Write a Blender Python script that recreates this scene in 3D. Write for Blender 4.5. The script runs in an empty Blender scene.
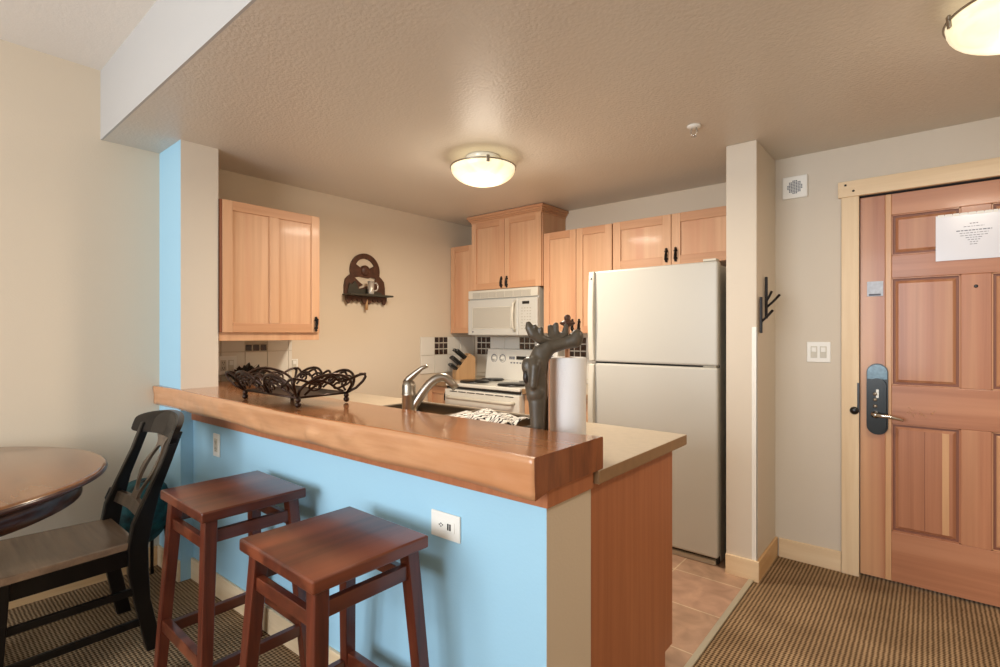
import bpy, bmesh, math, random
from math import pi, sin, cos, radians
from mathutils import Vector, Matrix
random.seed(7)
S = bpy.context.scene
C = S.collection

# ------------------------------------------------------------------ camera
cam_d = bpy.data.cameras.new('camera'); cam = bpy.data.objects.new('camera', cam_d); C.objects.link(cam)
cam_d.sensor_width = 36; cam_d.lens = 18.432; cam_d.clip_start = .05
cam.location = (0, 0, 1.33); cam.rotation_euler = (pi / 2, 0, radians(40.03))
S.camera = cam
# ------------------------------------------------------------------ view, world, lights
S.view_settings.view_transform = 'Standard'; S.view_settings.look = 'None'
S.view_settings.gamma = 1; S.view_settings.use_curve_mapping = False
S.view_settings.exposure = 0.16
W = bpy.data.worlds.new('world'); S.world = W; W.use_nodes = True
W.node_tree.nodes['Background'].inputs[0].default_value = (.80, .88, 1, 1)
W.node_tree.nodes['Background'].inputs[1].default_value = 1.0


def area(name, loc, rot, sx, sy, power, col):
    l = bpy.data.lights.new(name, 'AREA'); l.shape = 'RECTANGLE'; l.size = sx; l.size_y = sy
    l.energy = power; l.color = col
    o = bpy.data.objects.new(name, l); C.objects.link(o); o.location = loc; o.rotation_euler = rot
    return o


def point(name, loc, power, col, r=.1):
    l = bpy.data.lights.new(name, 'POINT'); l.energy = power; l.color = col; l.shadow_soft_size = r
    o = bpy.data.objects.new(name, l); C.objects.link(o); o.location = loc
    return o


# daylight through the living-room windows behind the camera
area('window_daylight', (-1.3, -3.02, 1.65), (radians(90), 0, 0), 2.6, 1.8, 140, (.90, .95, 1))

# ------------------------------------------------------------------ dimensions
WA = -3.41; WK = -3.44; YB = 3.70; YD = 3.42; ZL = 2.37; ZH = 2.74; YS = .725
RX = 1.5; RY = -3.2
ZC = .915; XE = -.79


# ------------------------------------------------------------------ mesh helpers
class MB:
    def __init__(s): s.bm = bmesh.new()

    def box(s, x0, y0, z0, x1, y1, z1, mi=0):
        if x0 > x1: x0, x1 = x1, x0
        if y0 > y1: y0, y1 = y1, y0
        if z0 > z1: z0, z1 = z1, z0
        v = [s.bm.verts.new(p) for p in ((x0, y0, z0), (x1, y0, z0), (x1, y1, z0), (x0, y1, z0), (x0, y0, z1), (x1, y0, z1), (x1, y1, z1), (x0, y1, z1))]
        for q in ((3, 2, 1, 0), (4, 5, 6, 7), (0, 1, 5, 4), (1, 2, 6, 5), (2, 3, 7, 6), (3, 0, 4, 7)):
            s.bm.faces.new([v[i] for i in q]).material_index = mi
        return s

    def hexa(s, b, t, mi=0):           # bottom quad, top quad (both counter-clockwise from above)
        v = [s.bm.verts.new(p) for p in list(b) + list(t)]
        for q in ((3, 2, 1, 0), (4, 5, 6, 7), (0, 1, 5, 4), (1, 2, 6, 5), (2, 3, 7, 6), (3, 0, 4, 7)):
            s.bm.faces.new([v[i] for i in q]).material_index = mi
        return s

    def bar(s, a, b, w, d, up=(0, 0, 1), w2=None, d2=None, mi=0):   # rectangular bar a->b
        a = Vector(a); b = Vector(b); t = (b - a).normalized(); u = Vector(up)
        n = t.cross(u)
        if n.length < 1e-5: n = t.cross(Vector((1, 0, 0)))
        n.normalize(); m = n.cross(t).normalized()
        w2 = w if w2 is None else w2; d2 = d if d2 is None else d2
        r = []
        for p, ww, dd in ((a, w, d), (b, w2, d2)):
            r.append([s.bm.verts.new(p + n * i * ww / 2 + m * j * dd / 2) for i, j in ((-1, -1), (1, -1), (1, 1), (-1, 1))])
        A, B = r
        s.bm.faces.new(A).material_index = mi; s.bm.faces.new(B[::-1]).material_index = mi
        for i in range(4):
            j = (i + 1) % 4
            s.bm.faces.new((A[j], A[i], B[i], B[j])).material_index = mi
        return s

    def tube(s, pts, r, n=8, closed=False, mi=0):
        P = [Vector(p) for p in pts]; N = len(P)
        R = r if isinstance(r, (list, tuple)) else [r] * N
        rings = []; prev = None
        for i in range(N):
            if closed: t = P[(i + 1) % N] - P[i - 1]
            else: t = P[min(i + 1, N - 1)] - P[max(i - 1, 0)]
            t.normalize()
            if prev is None:
                u = Vector((0, 0, 1)) if abs(t.z) < .9 else Vector((1, 0, 0))
                u = (u - t * u.dot(t)).normalized()
            else:
                u = prev - t * prev.dot(t)
                u = u.normalized() if u.length > 1e-6 else prev
            prev = u; v = t.cross(u)
            rings.append([s.bm.verts.new(P[i] + (u * cos(2 * pi * k / n) + v * sin(2 * pi * k / n)) * R[i]) for k in range(n)])
        rr = range(N if closed else N - 1)
        for i in rr:
            A, B = rings[i], rings[(i + 1) % N]
            for k in range(n):
                f = s.bm.faces.new((A[k], A[(k + 1) % n], B[(k + 1) % n], B[k])); f.material_index = mi; f.smooth = True
        if not closed:
            s.bm.faces.new(rings[0][::-1]).material_index = mi; s.bm.faces.new(rings[-1]).material_index = mi
        return s

    def lathe(s, prof, c=(0, 0, 0), n=32, axis='z', mi=0, smooth=True):   # prof: (r, h)
        c = Vector(c); rings = []
        def P(r, h, a):
            x, y = r * cos(a), r * sin(a)
            return c + (Vector((x, y, h)) if axis == 'z' else Vector((x, -h, y)) if axis == '-y' else Vector((h, x, y)))
        for r, h in prof:
            if r < 1e-6: rings.append([s.bm.verts.new(P(0, h, 0))])
            else: rings.append([s.bm.verts.new(P(r, h, 2 * pi * k / n)) for k in range(n)])
        for A, B in zip(rings, rings[1:]):
            for k in range(n):
                j = (k + 1) % n
                if len(A) == 1 and len(B) == 1: continue
                if len(A) == 1: f = s.bm.faces.new((A[0], B[j], B[k]))
                elif len(B) == 1: f = s.bm.faces.new((A[k], A[j], B[0]))
                else: f = s.bm.faces.new((A[k], A[j], B[j], B[k]))
                f.smooth = smooth; f.material_index = mi
        for rr in (rings[0], rings[-1]):
            if len(rr) > 1:
                try: s.bm.faces.new(rr).material_index = mi
                except ValueError: pass
        return s

    def ball(s, c, r, sc=(1, 1, 1), n=12, rot=None, mi=0):
        M = Matrix.Translation(c) @ (rot.to_4x4() if rot else Matrix()) @ Matrix.Diagonal((*[r * k for k in sc], 1))
        g = bmesh.ops.create_uvsphere(s.bm, u_segments=n * 2, v_segments=n, radius=1, matrix=M)
        for v in g['verts']:
            for f in v.link_faces: f.smooth = True; f.material_index = mi
        return s

    def capsule(s, a, b, r1, r2, n=6):
        a = Vector(a); b = Vector(b)
        n = max(n, int((b - a).length / (min(r1, r2) * .35)))
        for i in range(n + 1):
            t = i / n; s.ball(a.lerp(b, t), r1 + (r2 - r1) * t, n=8)
        return s

    def poly(s, outlines, depth, M):    # flat outline(s) in local xy, inner ones are holes, extruded depth along +z then M
        cu = bpy.data.curves.new('tmp', 'CURVE'); cu.dimensions = '2D'; cu.fill_mode = 'BOTH'; cu.extrude = depth / 2
        for o in outlines:
            sp = cu.splines.new('POLY'); sp.points.add(len(o) - 1); sp.use_cyclic_u = True
            for q, p in zip(sp.points, o): q.co = (p[0], p[1], 0, 1)
        ob = bpy.data.objects.new('tmp', cu); C.objects.link(ob)
        dg = bpy.context.evaluated_depsgraph_get()
        me = bpy.data.meshes.new_from_object(ob.evaluated_get(dg))
        me.transform(M @ Matrix.Translation((0, 0, depth / 2)))
        s.bm.from_mesh(me)
        bpy.data.objects.remove(ob); bpy.data.curves.remove(cu); bpy.data.meshes.remove(me)
        return s

    def build(s, name, mat, parent=None, bevel=0, seg=2, smooth=False, world=True, weld=False):
        if weld: bmesh.ops.remove_doubles(s.bm, verts=s.bm.verts, dist=1e-5)
        bmesh.ops.recalc_face_normals(s.bm, faces=s.bm.faces)
        if parent is not None and world:
            root = parent
            while root.parent: root = root.parent
            s.bm.transform((Matrix.Translation(root.location) @ root.rotation_euler.to_matrix().to_4x4()).inverted())
        me = bpy.data.meshes.new(name); s.bm.to_mesh(me); s.bm.free()
        for m in (mat if isinstance(mat, (list, tuple)) else [mat]): me.materials.append(m)
        if smooth:
            for p in me.polygons: p.use_smooth = True
        o = bpy.data.objects.new(name, me); C.objects.link(o)
        if parent is not None: o.parent = parent
        if bevel:
            b = o.modifiers.new('bevel', 'BEVEL'); b.width = bevel; b.segments = seg; b.limit_method = 'ANGLE'; b.angle_limit = radians(40)
            b.harden_normals = False
        return o


def tag(o, label, cat, group=None):
    o['label'] = label; o['category'] = cat
    if group: o['group'] = group
    return o


def thing(name, label, cat, loc=(0, 0, 0), rz=0, group=None):
    o = bpy.data.objects.new(name, None); C.objects.link(o); o.empty_display_size = .1
    o.location = loc; o.rotation_euler = (0, 0, rz)
    return tag(o, label, cat, group)


def struct(o):
    o['kind'] = 'structure'; return o


def dup(o, loc, rz=None, label=None, parent=None):
    r = o.copy(); C.objects.link(r)
    if parent is None:
        r.location = loc
        if rz is not None: r.rotation_euler = (0, 0, rz)
        if label: r['label'] = label
    else: r.parent = parent
    for ch in list(o.children): dup(ch, None, parent=r)
    return r


# ------------------------------------------------------------------ materials
def srgb(r, g, b):
    f = lambda c: (c / 12.92 if c <= .04045 else ((c + .055) / 1.055) ** 2.4)
    return (f(r / 255), f(g / 255), f(b / 255), 1)


def mat(name, col, rough=.5, metal=0, spec=.5, coat=0, emit=None, estr=0, bump=None, bstr=.1, bscale=200, var=0, vscale=6):
    m = bpy.data.materials.new(name); m.use_nodes = True
    nt = m.node_tree; b = nt.nodes['Principled BSDF']
    b.inputs['Base Color'].default_value = col; b.inputs['Roughness'].default_value = rough
    b.inputs['Metallic'].default_value = metal; b.inputs['Specular IOR Level'].default_value = spec
    b.inputs['Coat Weight'].default_value = coat; b.inputs['Coat Roughness'].default_value = .12
    if emit: b.inputs['Emission Color'].default_value = emit; b.inputs['Emission Strength'].default_value = estr
    tc = nt.nodes.new('ShaderNodeTexCoord')
    if var:
        n = nt.nodes.new('ShaderNodeTexNoise'); n.inputs['Scale'].default_value = vscale; n.inputs['Detail'].default_value = 4
        nt.links.new(tc.outputs['Object'], n.inputs['Vector'])
        r = nt.nodes.new('ShaderNodeValToRGB'); r.color_ramp.elements[0].position = .3; r.color_ramp.elements[1].position = .7
        r.color_ramp.elements[0].color = tuple(c * (1 - var) for c in col[:3]) + (1,)
        r.color_ramp.elements[1].color = tuple(min(1, c * (1 + var)) for c in col[:3]) + (1,)
        nt.links.new(n.outputs['Fac'], r.inputs[0]); nt.links.new(r.outputs[0], b.inputs['Base Color'])
    if bump:
        n = nt.nodes.new('ShaderNodeTexNoise'); n.inputs['Scale'].default_value = bscale; n.inputs['Detail'].default_value = 3
        nt.links.new(tc.outputs['Object'], n.inputs['Vector'])
        bp = nt.nodes.new('ShaderNodeBump'); bp.inputs['Strength'].default_value = bstr; bp.inputs['Distance'].default_value = bump
        nt.links.new(n.outputs['Fac'], bp.inputs['Height']); nt.links.new(bp.outputs[0], b.inputs['Normal'])
    return m


def wood(name, c1, c2, axis='z', rough=.4, coat=0, fine=28, long=1.2, c3=None, spec=.4, contrast=.22, knots=False, bump=0):
    m = bpy.data.materials.new(name); m.use_nodes = True
    nt = m.node_tree; b = nt.nodes['Principled BSDF']; L = nt.links
    b.inputs['Roughness'].default_value = rough; b.inputs['Coat Weight'].default_value = coat
    b.inputs['Coat Roughness'].default_value = .1; b.inputs['Specular IOR Level'].default_value = spec
    tc = nt.nodes.new('ShaderNodeTexCoord'); mp = nt.nodes.new('ShaderNodeMapping')
    sc = [fine, fine, fine]; sc['xyz'.index(axis)] = long
    mp.inputs['Scale'].default_value = sc
    oi = nt.nodes.new('ShaderNodeObjectInfo'); cx = nt.nodes.new('ShaderNodeVectorMath'); cx.operation = 'ADD'
    mu = nt.nodes.new('ShaderNodeMath'); mu.operation = 'MULTIPLY'; mu.inputs[1].default_value = 7.0
    L.new(oi.outputs['Random'], mu.inputs[0]); L.new(tc.outputs['Object'], cx.inputs[0]); L.new(mu.outputs[0], cx.inputs[1])
    L.new(cx.outputs[0], mp.inputs['Vector'])
    n = nt.nodes.new('ShaderNodeTexNoise'); n.inputs['Scale'].default_value = 1; n.inputs['Detail'].default_value = 5
    n.inputs['Roughness'].default_value = .6; n.inputs['Distortion'].default_value = .25
    L.new(mp.outputs[0], n.inputs['Vector'])
    r = nt.nodes.new('ShaderNodeValToRGB'); e = r.color_ramp.elements
    e[0].position = .5 - contrast; e[0].color = c1; e[1].position = .5 + contrast; e[1].color = c2
    L.new(n.outputs['Fac'], r.inputs[0]); out = r.outputs[0]
    if c3:
        mp2 = nt.nodes.new('ShaderNodeMapping'); s2 = [fine * .25] * 3; s2['xyz'.index(axis)] = long * .4
        mp2.inputs['Scale'].default_value = s2; L.new(cx.outputs[0], mp2.inputs['Vector'])
        n2 = nt.nodes.new('ShaderNodeTexNoise'); n2.inputs['Scale'].default_value = 1; n2.inputs['Detail'].default_value = 3
        L.new(mp2.outputs[0], n2.inputs['Vector'])
        r2 = nt.nodes.new('ShaderNodeValToRGB'); r2.color_ramp.elements[0].position = .5; r2.color_ramp.elements[1].position = .72
        L.new(n2.outputs['Fac'], r2.inputs[0])
        mx = nt.nodes.new('ShaderNodeMix'); mx.data_type = 'RGBA'; mx.inputs[7].default_value = c3
        L.new(r2.outputs[0], mx.inputs[0]); L.new(out, mx.inputs[6]); out = mx.outputs[2]
    if knots:
        vo = nt.nodes.new('ShaderNodeTexVoronoi'); vo.inputs['Scale'].default_value = 3.1
        L.new(cx.outputs[0], vo.inputs['Vector'])
        r3 = nt.nodes.new('ShaderNodeValToRGB'); r3.color_ramp.elements[0].position = .03; r3.color_ramp.elements[0].color = (1, 1, 1, 1)
        r3.color_ramp.elements[1].position = .16; r3.color_ramp.elements[1].color = (0, 0, 0, 1)
        L.new(vo.outputs['Distance'], r3.inputs[0])
        mx = nt.nodes.new('ShaderNodeMix'); mx.data_type = 'RGBA'; mx.inputs[7].default_value = tuple(k * .3 for k in c1[:3]) + (1,)
        L.new(r3.outputs[0], mx.inputs[0]); L.new(out, mx.inputs[6]); out = mx.outputs[2]
    L.new(out, b.inputs['Base Color'])
    if bump:
        bp = nt.nodes.new('ShaderNodeBump'); bp.inputs['Strength'].default_value = .4; bp.inputs['Distance'].default_value = bump
        L.new(n.outputs['Fac'], bp.inputs['Height']); L.new(bp.outputs[0], b.inputs['Normal'])
    return m


M = {}
M['wall'] = mat('wall_beige', srgb(214, 199, 177), .7, spec=.25, bump=.003, bstr=.15, bscale=120)
M['wall_grey'] = mat('wall_greige', srgb(213, 203, 187), .7, spec=.25, bump=.003, bstr=.15, bscale=120)
M['ceil'] = mat('ceiling_paint', srgb(213, 204, 191), .40, spec=.35, bump=.006, bstr=.36, bscale=75)
M['ceil_hi'] = mat('ceiling_high_paint', srgb(236, 230, 222), .7, spec=.2, bump=.004, bstr=.2, bscale=90)
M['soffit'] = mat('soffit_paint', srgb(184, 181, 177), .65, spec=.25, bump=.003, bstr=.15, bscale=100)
M['blue'] = mat('blue_paint', srgb(161, 204, 226), .55, spec=.3, bump=.003, bstr=.12, bscale=110)
M['pine'] = wood('pine_trim', srgb(220, 192, 152), srgb(236, 213, 178), 'z', .45, fine=22)
M['pine_x'] = wood('pine_trim_x', srgb(222, 194, 154), srgb(238, 215, 180), 'x', .45, fine=22)
M['pine_y'] = wood('pine_trim_y', srgb(200, 160, 112), srgb(222, 188, 142), 'y', .45, fine=22)
M['fir'] = wood('cabinet_fir', srgb(196, 150, 112), srgb(212, 167, 129), 'z', .45, coat=.06, fine=34, c3=srgb(196, 142, 106))
M['fir_x'] = wood('cabinet_fir_x', srgb(184, 134, 96), srgb(202, 154, 116), 'x', .45, coat=.06, fine=34, c3=srgb(190, 136, 100))
M['fir_dark'] = wood('gap_shade_wood', srgb(120, 68, 42), srgb(140, 84, 54), 'z', .45)  # dark tone stands for the shade in the gap by the column
M['panel'] = wood('panel_veneer', srgb(164, 102, 68), srgb(182, 118, 80), 'z', .4, fine=36, spec=.3)
M['slab'] = wood('slab_fir', srgb(186, 130, 90), srgb(216, 166, 122), 'x', .24, coat=.3, fine=26, long=1.6, c3=srgb(190, 128, 84), spec=.5, contrast=.3, knots=True)
M['slab_top'] = wood('slab_top_varnish', srgb(154, 98, 60), srgb(188, 130, 86), 'x', .16, coat=.5, fine=22, long=1.4, c3=srgb(150, 92, 54), contrast=.3, knots=True)
M['slab_end'] = wood('slab_endgrain', srgb(102, 54, 28), srgb(156, 92, 52), 'z', .3, coat=.2, fine=24, long=5)
M['laminate'] = mat('counter_laminate', srgb(186, 170, 146), .3, spec=.5, var=.06, vscale=40)
M['lam_edge'] = mat('counter_edge', srgb(142, 112, 80), .4, spec=.4, var=.08, vscale=30)
M['stool'] = wood('stool_wood', srgb(66, 28, 17), srgb(104, 49, 31), 'y', .28, coat=.25, fine=30, c3=srgb(136, 72, 46), spec=.5)
M['stool_z'] = wood('stool_leg_wood', srgb(70, 28, 17), srgb(108, 49, 31), 'z', .32, coat=.2, fine=40, spec=.5)
M['black_wood'] = wood('black_wood', srgb(12, 10, 9), srgb(24, 19, 16), 'z', .3, coat=.1, fine=20, spec=.3)
M['seat_wood'] = wood('seat_wood', srgb(120, 98, 80), srgb(168, 140, 114), 'x', .25, coat=.4, fine=16, spec=.5)  # worn tan, lightened further: the wall's reflection is put into the colour
M['splat_wood'] = wood('splat_wood', srgb(70, 58, 48), srgb(112, 94, 78), 'z', .3, coat=.3, fine=16, spec=.5)  # paler than the black frame: reflected light painted into the wood colour
M['table'] = wood('table_wood', srgb(104, 66, 38), srgb(142, 98, 62), 'x', .22, coat=.5, fine=18, c3=srgb(160, 118, 80), spec=.5)
M['table_edge'] = wood('table_edge_wood', srgb(48, 24, 14), srgb(76, 40, 24), 'x', .3, coat=.3, fine=20)
M['almond'] = mat('almond_enamel', srgb(190, 187, 177), .34, spec=.5, coat=.15, bump=.0015, bstr=.12, bscale=260)
M['almond_trim'] = mat('almond_plastic', srgb(202, 196, 180), .4, spec=.4)
M['white'] = mat('white_plastic', srgb(236, 234, 226), .4)
M['whitemetal'] = mat('white_enamel', srgb(226, 223, 212), .25, coat=.3)
M['greywin'] = mat('microwave_window', srgb(178, 172, 158), .25, coat=.3)
M['black'] = mat('black_glossy', srgb(22, 21, 20), .3)
M['seal'] = mat('dark_seal', srgb(40, 36, 32), .7)
M['iron'] = mat('black_iron', srgb(24, 18, 15), .45, metal=.4)
M['bronze'] = mat('bronze_iron', srgb(54, 38, 30), .30, metal=.75)
M['steel'] = mat('brushed_steel', srgb(158, 150, 138), .33, metal=1)
M['chrome'] = mat('chrome', srgb(210, 208, 204), .14, metal=1)
M['sinksteel'] = mat('sink_steel', srgb(120, 112, 98), .35, metal=.9)
M['lockdark'] = mat('lock_enamel', srgb(16, 22, 22), .3, metal=.3, coat=.2)
M['lockblue'] = mat('lock_cap', srgb(84, 104, 112), .35, metal=.5, coat=.3, var=.25, vscale=60)
M['paper'] = mat('paper', srgb(222, 224, 232), .25, coat=.4)
M['ink'] = mat('ink', srgb(92, 96, 108), .6)
M['towel'] = mat('paper_towel', srgb(232, 231, 230), .9, spec=.1, bump=.002, bstr=.4, bscale=220)
M['card'] = mat('cardboard', srgb(150, 110, 78), .8)
M['moose'] = mat('moose_resin', srgb(78, 70, 58), .42, spec=.5, var=.18, vscale=30, bump=.002, bstr=.3, bscale=90)
M['moose_dark'] = mat('moose_resin_dark', srgb(34, 30, 27), .4)
M['copper'] = wood('dowel_wood', srgb(176, 122, 88), srgb(206, 154, 118), 'z', .35)
M['tile_white'] = mat('tile_white', srgb(222, 216, 204), .25, coat=.2)
M['grout'] = mat('grout', srgb(196, 186, 168), .8)
M['mosaic'] = mat('mosaic_brown', srgb(58, 38, 28), .2, coat=.4, var=.5, vscale=25)
M['knife_wood'] = wood('knife_block_wood', srgb(172, 132, 90), srgb(196, 156, 112), 'z', .45)
M['teal'] = mat('teal_fabric', srgb(18, 78, 84), .6, var=.75, vscale=26, bump=.006, bstr=.4, bscale=60)
M['leaf'] = mat('dark_leaf', srgb(38, 32, 24), .6, var=.3, vscale=30)
M['pot'] = mat('dark_pot', srgb(52, 40, 30), .5)
M['shelf_wood'] = wood('shelf_dark_wood', srgb(64, 38, 26), srgb(92, 58, 40), 'x', .45)
M['shelf_green'] = mat('shelf_green_board', srgb(56, 52, 40), .5, var=.2, vscale=30)
M['silver'] = mat('sticker_silver', srgb(176, 182, 192), .35, var=.15, vscale=60)
M['mug'] = mat('mug_steel', srgb(206, 200, 190), .25, metal=.6)
M['brushed_alu'] = mat('threshold_alu', srgb(188, 180, 160), .4, metal=.4)
M['door'] = wood('door_fir', srgb(162, 106, 76), srgb(188, 130, 96), 'z', .35, coat=.1, fine=26, long=.5, c3=srgb(216, 168, 126), spec=.45)
M['door_x'] = wood('door_fir_x', srgb(162, 106, 76), srgb(186, 128, 94), 'x', .35, coat=.1, fine=26, long=.9, c3=srgb(196, 140, 106), spec=.45)
M['door_light'] = wood('door_sapwood', srgb(196, 146, 104), srgb(216, 172, 128), 'z', .35, coat=.1, fine=26, long=.9)
M['ink_pale'] = mat('ink_pale', srgb(120, 124, 138), .6)
M['groove'] = mat('door_groove', srgb(132, 82, 60), .5)


def dome_mat():
    m = mat('alabaster_glass', srgb(240, 228, 196), .3, coat=.3)
    nt = m.node_tree; b = nt.nodes['Principled BSDF']
    tc = nt.nodes.new('ShaderNodeTexCoord')
    n = nt.nodes.new('ShaderNodeTexNoise'); n.inputs['Scale'].default_value = 7; n.inputs['Detail'].default_value = 4; n.inputs['Distortion'].default_value = 1.2
    nt.links.new(tc.outputs['Object'], n.inputs['Vector'])
    r = nt.nodes.new('ShaderNodeValToRGB'); r.color_ramp.elements[0].position = .3; r.color_ramp.elements[1].position = .6
    r.color_ramp.elements[0].color = srgb(236, 214, 160); r.color_ramp.elements[1].color = srgb(255, 244, 214)
    nt.links.new(n.outputs['Fac'], r.inputs[0]); nt.links.new(r.outputs[0], b.inputs['Emission Color'])
    b.inputs['Emission Strength'].default_value = .75
    return m


M['dome'] = dome_mat()


def carpet_mat():
    m = bpy.data.materials.new('ribbed_carpet'); m.use_nodes = True
    nt = m.node_tree; b = nt.nodes['Principled BSDF']; L = nt.links
    b.inputs['Roughness'].default_value = .95; b.inputs['Specular IOR Level'].default_value = .1
    tc = nt.nodes.new('ShaderNodeTexCoord'); sx = nt.nodes.new('ShaderNodeSeparateXYZ'); L.new(tc.outputs['Object'], sx.inputs[0])
    nz = nt.nodes.new('ShaderNodeTexNoise'); nz.inputs['Scale'].default_value = 30; L.new(tc.outputs['Object'], nz.inputs['Vector'])
    def wave(sock, period, jit):
        a = nt.nodes.new('ShaderNodeMath'); a.operation = 'MULTIPLY'; a.inputs[1].default_value = 2 * pi / period; L.new(sock, a.inputs[0])
        j = nt.nodes.new('ShaderNodeMath'); j.operation = 'MULTIPLY_ADD'; j.inputs[1].default_value = jit; L.new(nz.outputs['Fac'], j.inputs[0]); L.new(a.outputs[0], j.inputs[2])
        s = nt.nodes.new('ShaderNodeMath'); s.operation = 'SINE'; L.new(j.outputs[0], s.inputs[0])
        return s.outputs[0]
    w1 = wave(sx.outputs[0], .0175, 2.2); w2 = wave(sx.outputs[1], .015, 3.0)
    k = nt.nodes.new('ShaderNodeMath'); k.operation = 'MULTIPLY'; k.inputs[1].default_value = .8; L.new(w2, k.inputs[0])
    ad = nt.nodes.new('ShaderNodeMath'); ad.operation = 'ADD'; L.new(w1, ad.inputs[0]); L.new(k.outputs[0], ad.inputs[1])
    r = nt.nodes.new('ShaderNodeMapRange'); r.inputs[1].default_value = -1.4; r.inputs[2].default_value = 1.4; L.new(ad.outputs[0], r.inputs[0])
    n2 = nt.nodes.new('ShaderNodeTexNoise'); n2.inputs['Scale'].default_value = 3.5; n2.inputs['Detail'].default_value = 4; L.new(tc.outputs['Object'], n2.inputs['Vector'])
    cr = nt.nodes.new('ShaderNodeValToRGB'); e = cr.color_ramp.elements
    e[0].position = .12; e[0].color = srgb(84, 64, 44); e[1].position = .85; e[1].color = srgb(180, 152, 118)
    L.new(r.outputs[0], cr.inputs[0])
    mx = nt.nodes.new('ShaderNodeMix'); mx.data_type = 'RGBA'; mx.blend_type = 'MULTIPLY'; mx.inputs[0].default_value = 1
    c2 = nt.nodes.new('ShaderNodeValToRGB'); c2.color_ramp.elements[0].position = .35; c2.color_ramp.elements[0].color = (.72, .70, .68, 1)
    c2.color_ramp.elements[1].position = .65; c2.color_ramp.elements[1].color = (1, 1, 1, 1)
    L.new(n2.outputs['Fac'], c2.inputs[0]); L.new(cr.outputs[0], mx.inputs[6]); L.new(c2.outputs[0], mx.inputs[7])
    L.new(mx.outputs[2], b.inputs['Base Color'])
    bp = nt.nodes.new('ShaderNodeBump'); bp.inputs['Strength'].default_value = .6; bp.inputs['Distance'].default_value = .004
    L.new(r.outputs[0], bp.inputs['Height']); L.new(bp.outputs[0], b.inputs['Normal'])
    return m


M['carpet'] = carpet_mat()


def tile_mat():
    m = bpy.data.materials.new('slate_tile'); m.use_nodes = True
    nt = m.node_tree; b = nt.nodes['Principled BSDF']; L = nt.links
    b.inputs['Roughness'].default_value = .4
    tc = nt.nodes.new('ShaderNodeTexCoord'); mp = nt.nodes.new('ShaderNodeMapping')
    mp.inputs['Location'].default_value = (.745, -2.128, 0); L.new(tc.outputs['Object'], mp.inputs['Vector'])
    br = nt.nodes.new('ShaderNodeTexBrick'); br.offset = 0; br.inputs['Scale'].default_value = 1
    br.inputs['Brick Width'].default_value = .355; br.inputs['Row Height'].default_value = .355; br.inputs['Mortar Size'].default_value = .0035
    br.inputs['Color1'].default_value = srgb(184, 150, 128); br.inputs['Color2'].default_value = srgb(168, 143, 118); br.inputs['Mortar'].default_value = srgb(206, 188, 160)
    br.inputs['Bias'].default_value = 0
    L.new(mp.outputs[0], br.inputs['Vector'])
    n = nt.nodes.new('ShaderNodeTexNoise'); n.inputs['Scale'].default_value = 9; n.inputs['Detail'].default_value = 6; n.inputs['Distortion'].default_value = .8
    L.new(tc.outputs['Object'], n.inputs['Vector'])
    r = nt.nodes.new('ShaderNodeValToRGB'); r.color_ramp.elements[0].position = .3; r.color_ramp.elements[0].color = (.74, .70, .68, 1); r.color_ramp.elements[1].position = .7; r.color_ramp.elements[1].color = (1.15, 1.1, 1.08, 1)
    L.new(n.outputs['Fac'], r.inputs[0])
    mx = nt.nodes.new('ShaderNodeMix'); mx.data_type = 'RGBA'; mx.blend_type = 'MULTIPLY'; mx.inputs[0].default_value = 1
    L.new(br.outputs['Color'], mx.inputs[6]); L.new(r.outputs[0], mx.inputs[7]); L.new(mx.outputs[2], b.inputs['Base Color'])
    return m


M['tile'] = tile_mat()


def stripe_mat():
    m = mat('striped_cloth', srgb(220, 216, 208), .9, spec=.1)
    nt = m.node_tree; b = nt.nodes['Principled BSDF']; L = nt.links
    tc = nt.nodes.new('ShaderNodeTexCoord')
    w = nt.nodes.new('ShaderNodeTexWave'); w.inputs['Scale'].default_value = 15; w.inputs['Distortion'].default_value = 9; w.inputs['Detail'].default_value = 2; w.inputs['Detail Scale'].default_value = 1.4
    L.new(tc.outputs['Object'], w.inputs['Vector'])
    r = nt.nodes.new('ShaderNodeValToRGB'); r.color_ramp.interpolation = 'CONSTANT'
    r.color_ramp.elements[0].color = srgb(40, 38, 40); r.color_ramp.elements[1].position = .30; r.color_ramp.elements[1].color = srgb(226, 222, 214)
    L.new(w.outputs['Fac'], r.inputs[0]); L.new(r.outputs[0], b.inputs['Base Color'])
    return m


M['stripe'] = stripe_mat()

# ------------------------------------------------------------------ the setting
T = .12
o = struct(MB().box(WA - T, RY, -.1, RX, YB + T, 0).build('floor', M['carpet']))
o = struct(MB().box(WK, 1.22, -.0, -.745, YB, .006).build('floor', M['tile']))
o = struct(MB().box(-.748, 1.15, .0, -.722, 2.972, .011).build('trim_1', M['brushed_alu'], bevel=.003))
struct(MB().box(WA - T, RY, 0, WA, 1.1, ZH + .1).box(WK - T, 1.1, 0, WK, YB + T, ZH).build('wall_left', M['wall']))
struct(MB().box(WK, YB, 0, -.87, YB + T, ZL).build('wall_back', M['wall']))
struct(MB().box(-.868, 2.986, 0, -.712, YB + T, ZL).build('wall_wing', M['wall_grey'], bevel=.004))
DX0, DX1 = -.295, .64
w = MB().box(-.72, YD, 0, DX0 - .02, YD + .28, ZL).box(DX0 - .02, YD, 2.095, DX1 + .02, YD + .28, ZL).box(DX1 + .02, YD, 0, RX, YD + .28, ZL)
struct(w.build('wall_entry', M['wall_grey'], weld=False))
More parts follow.
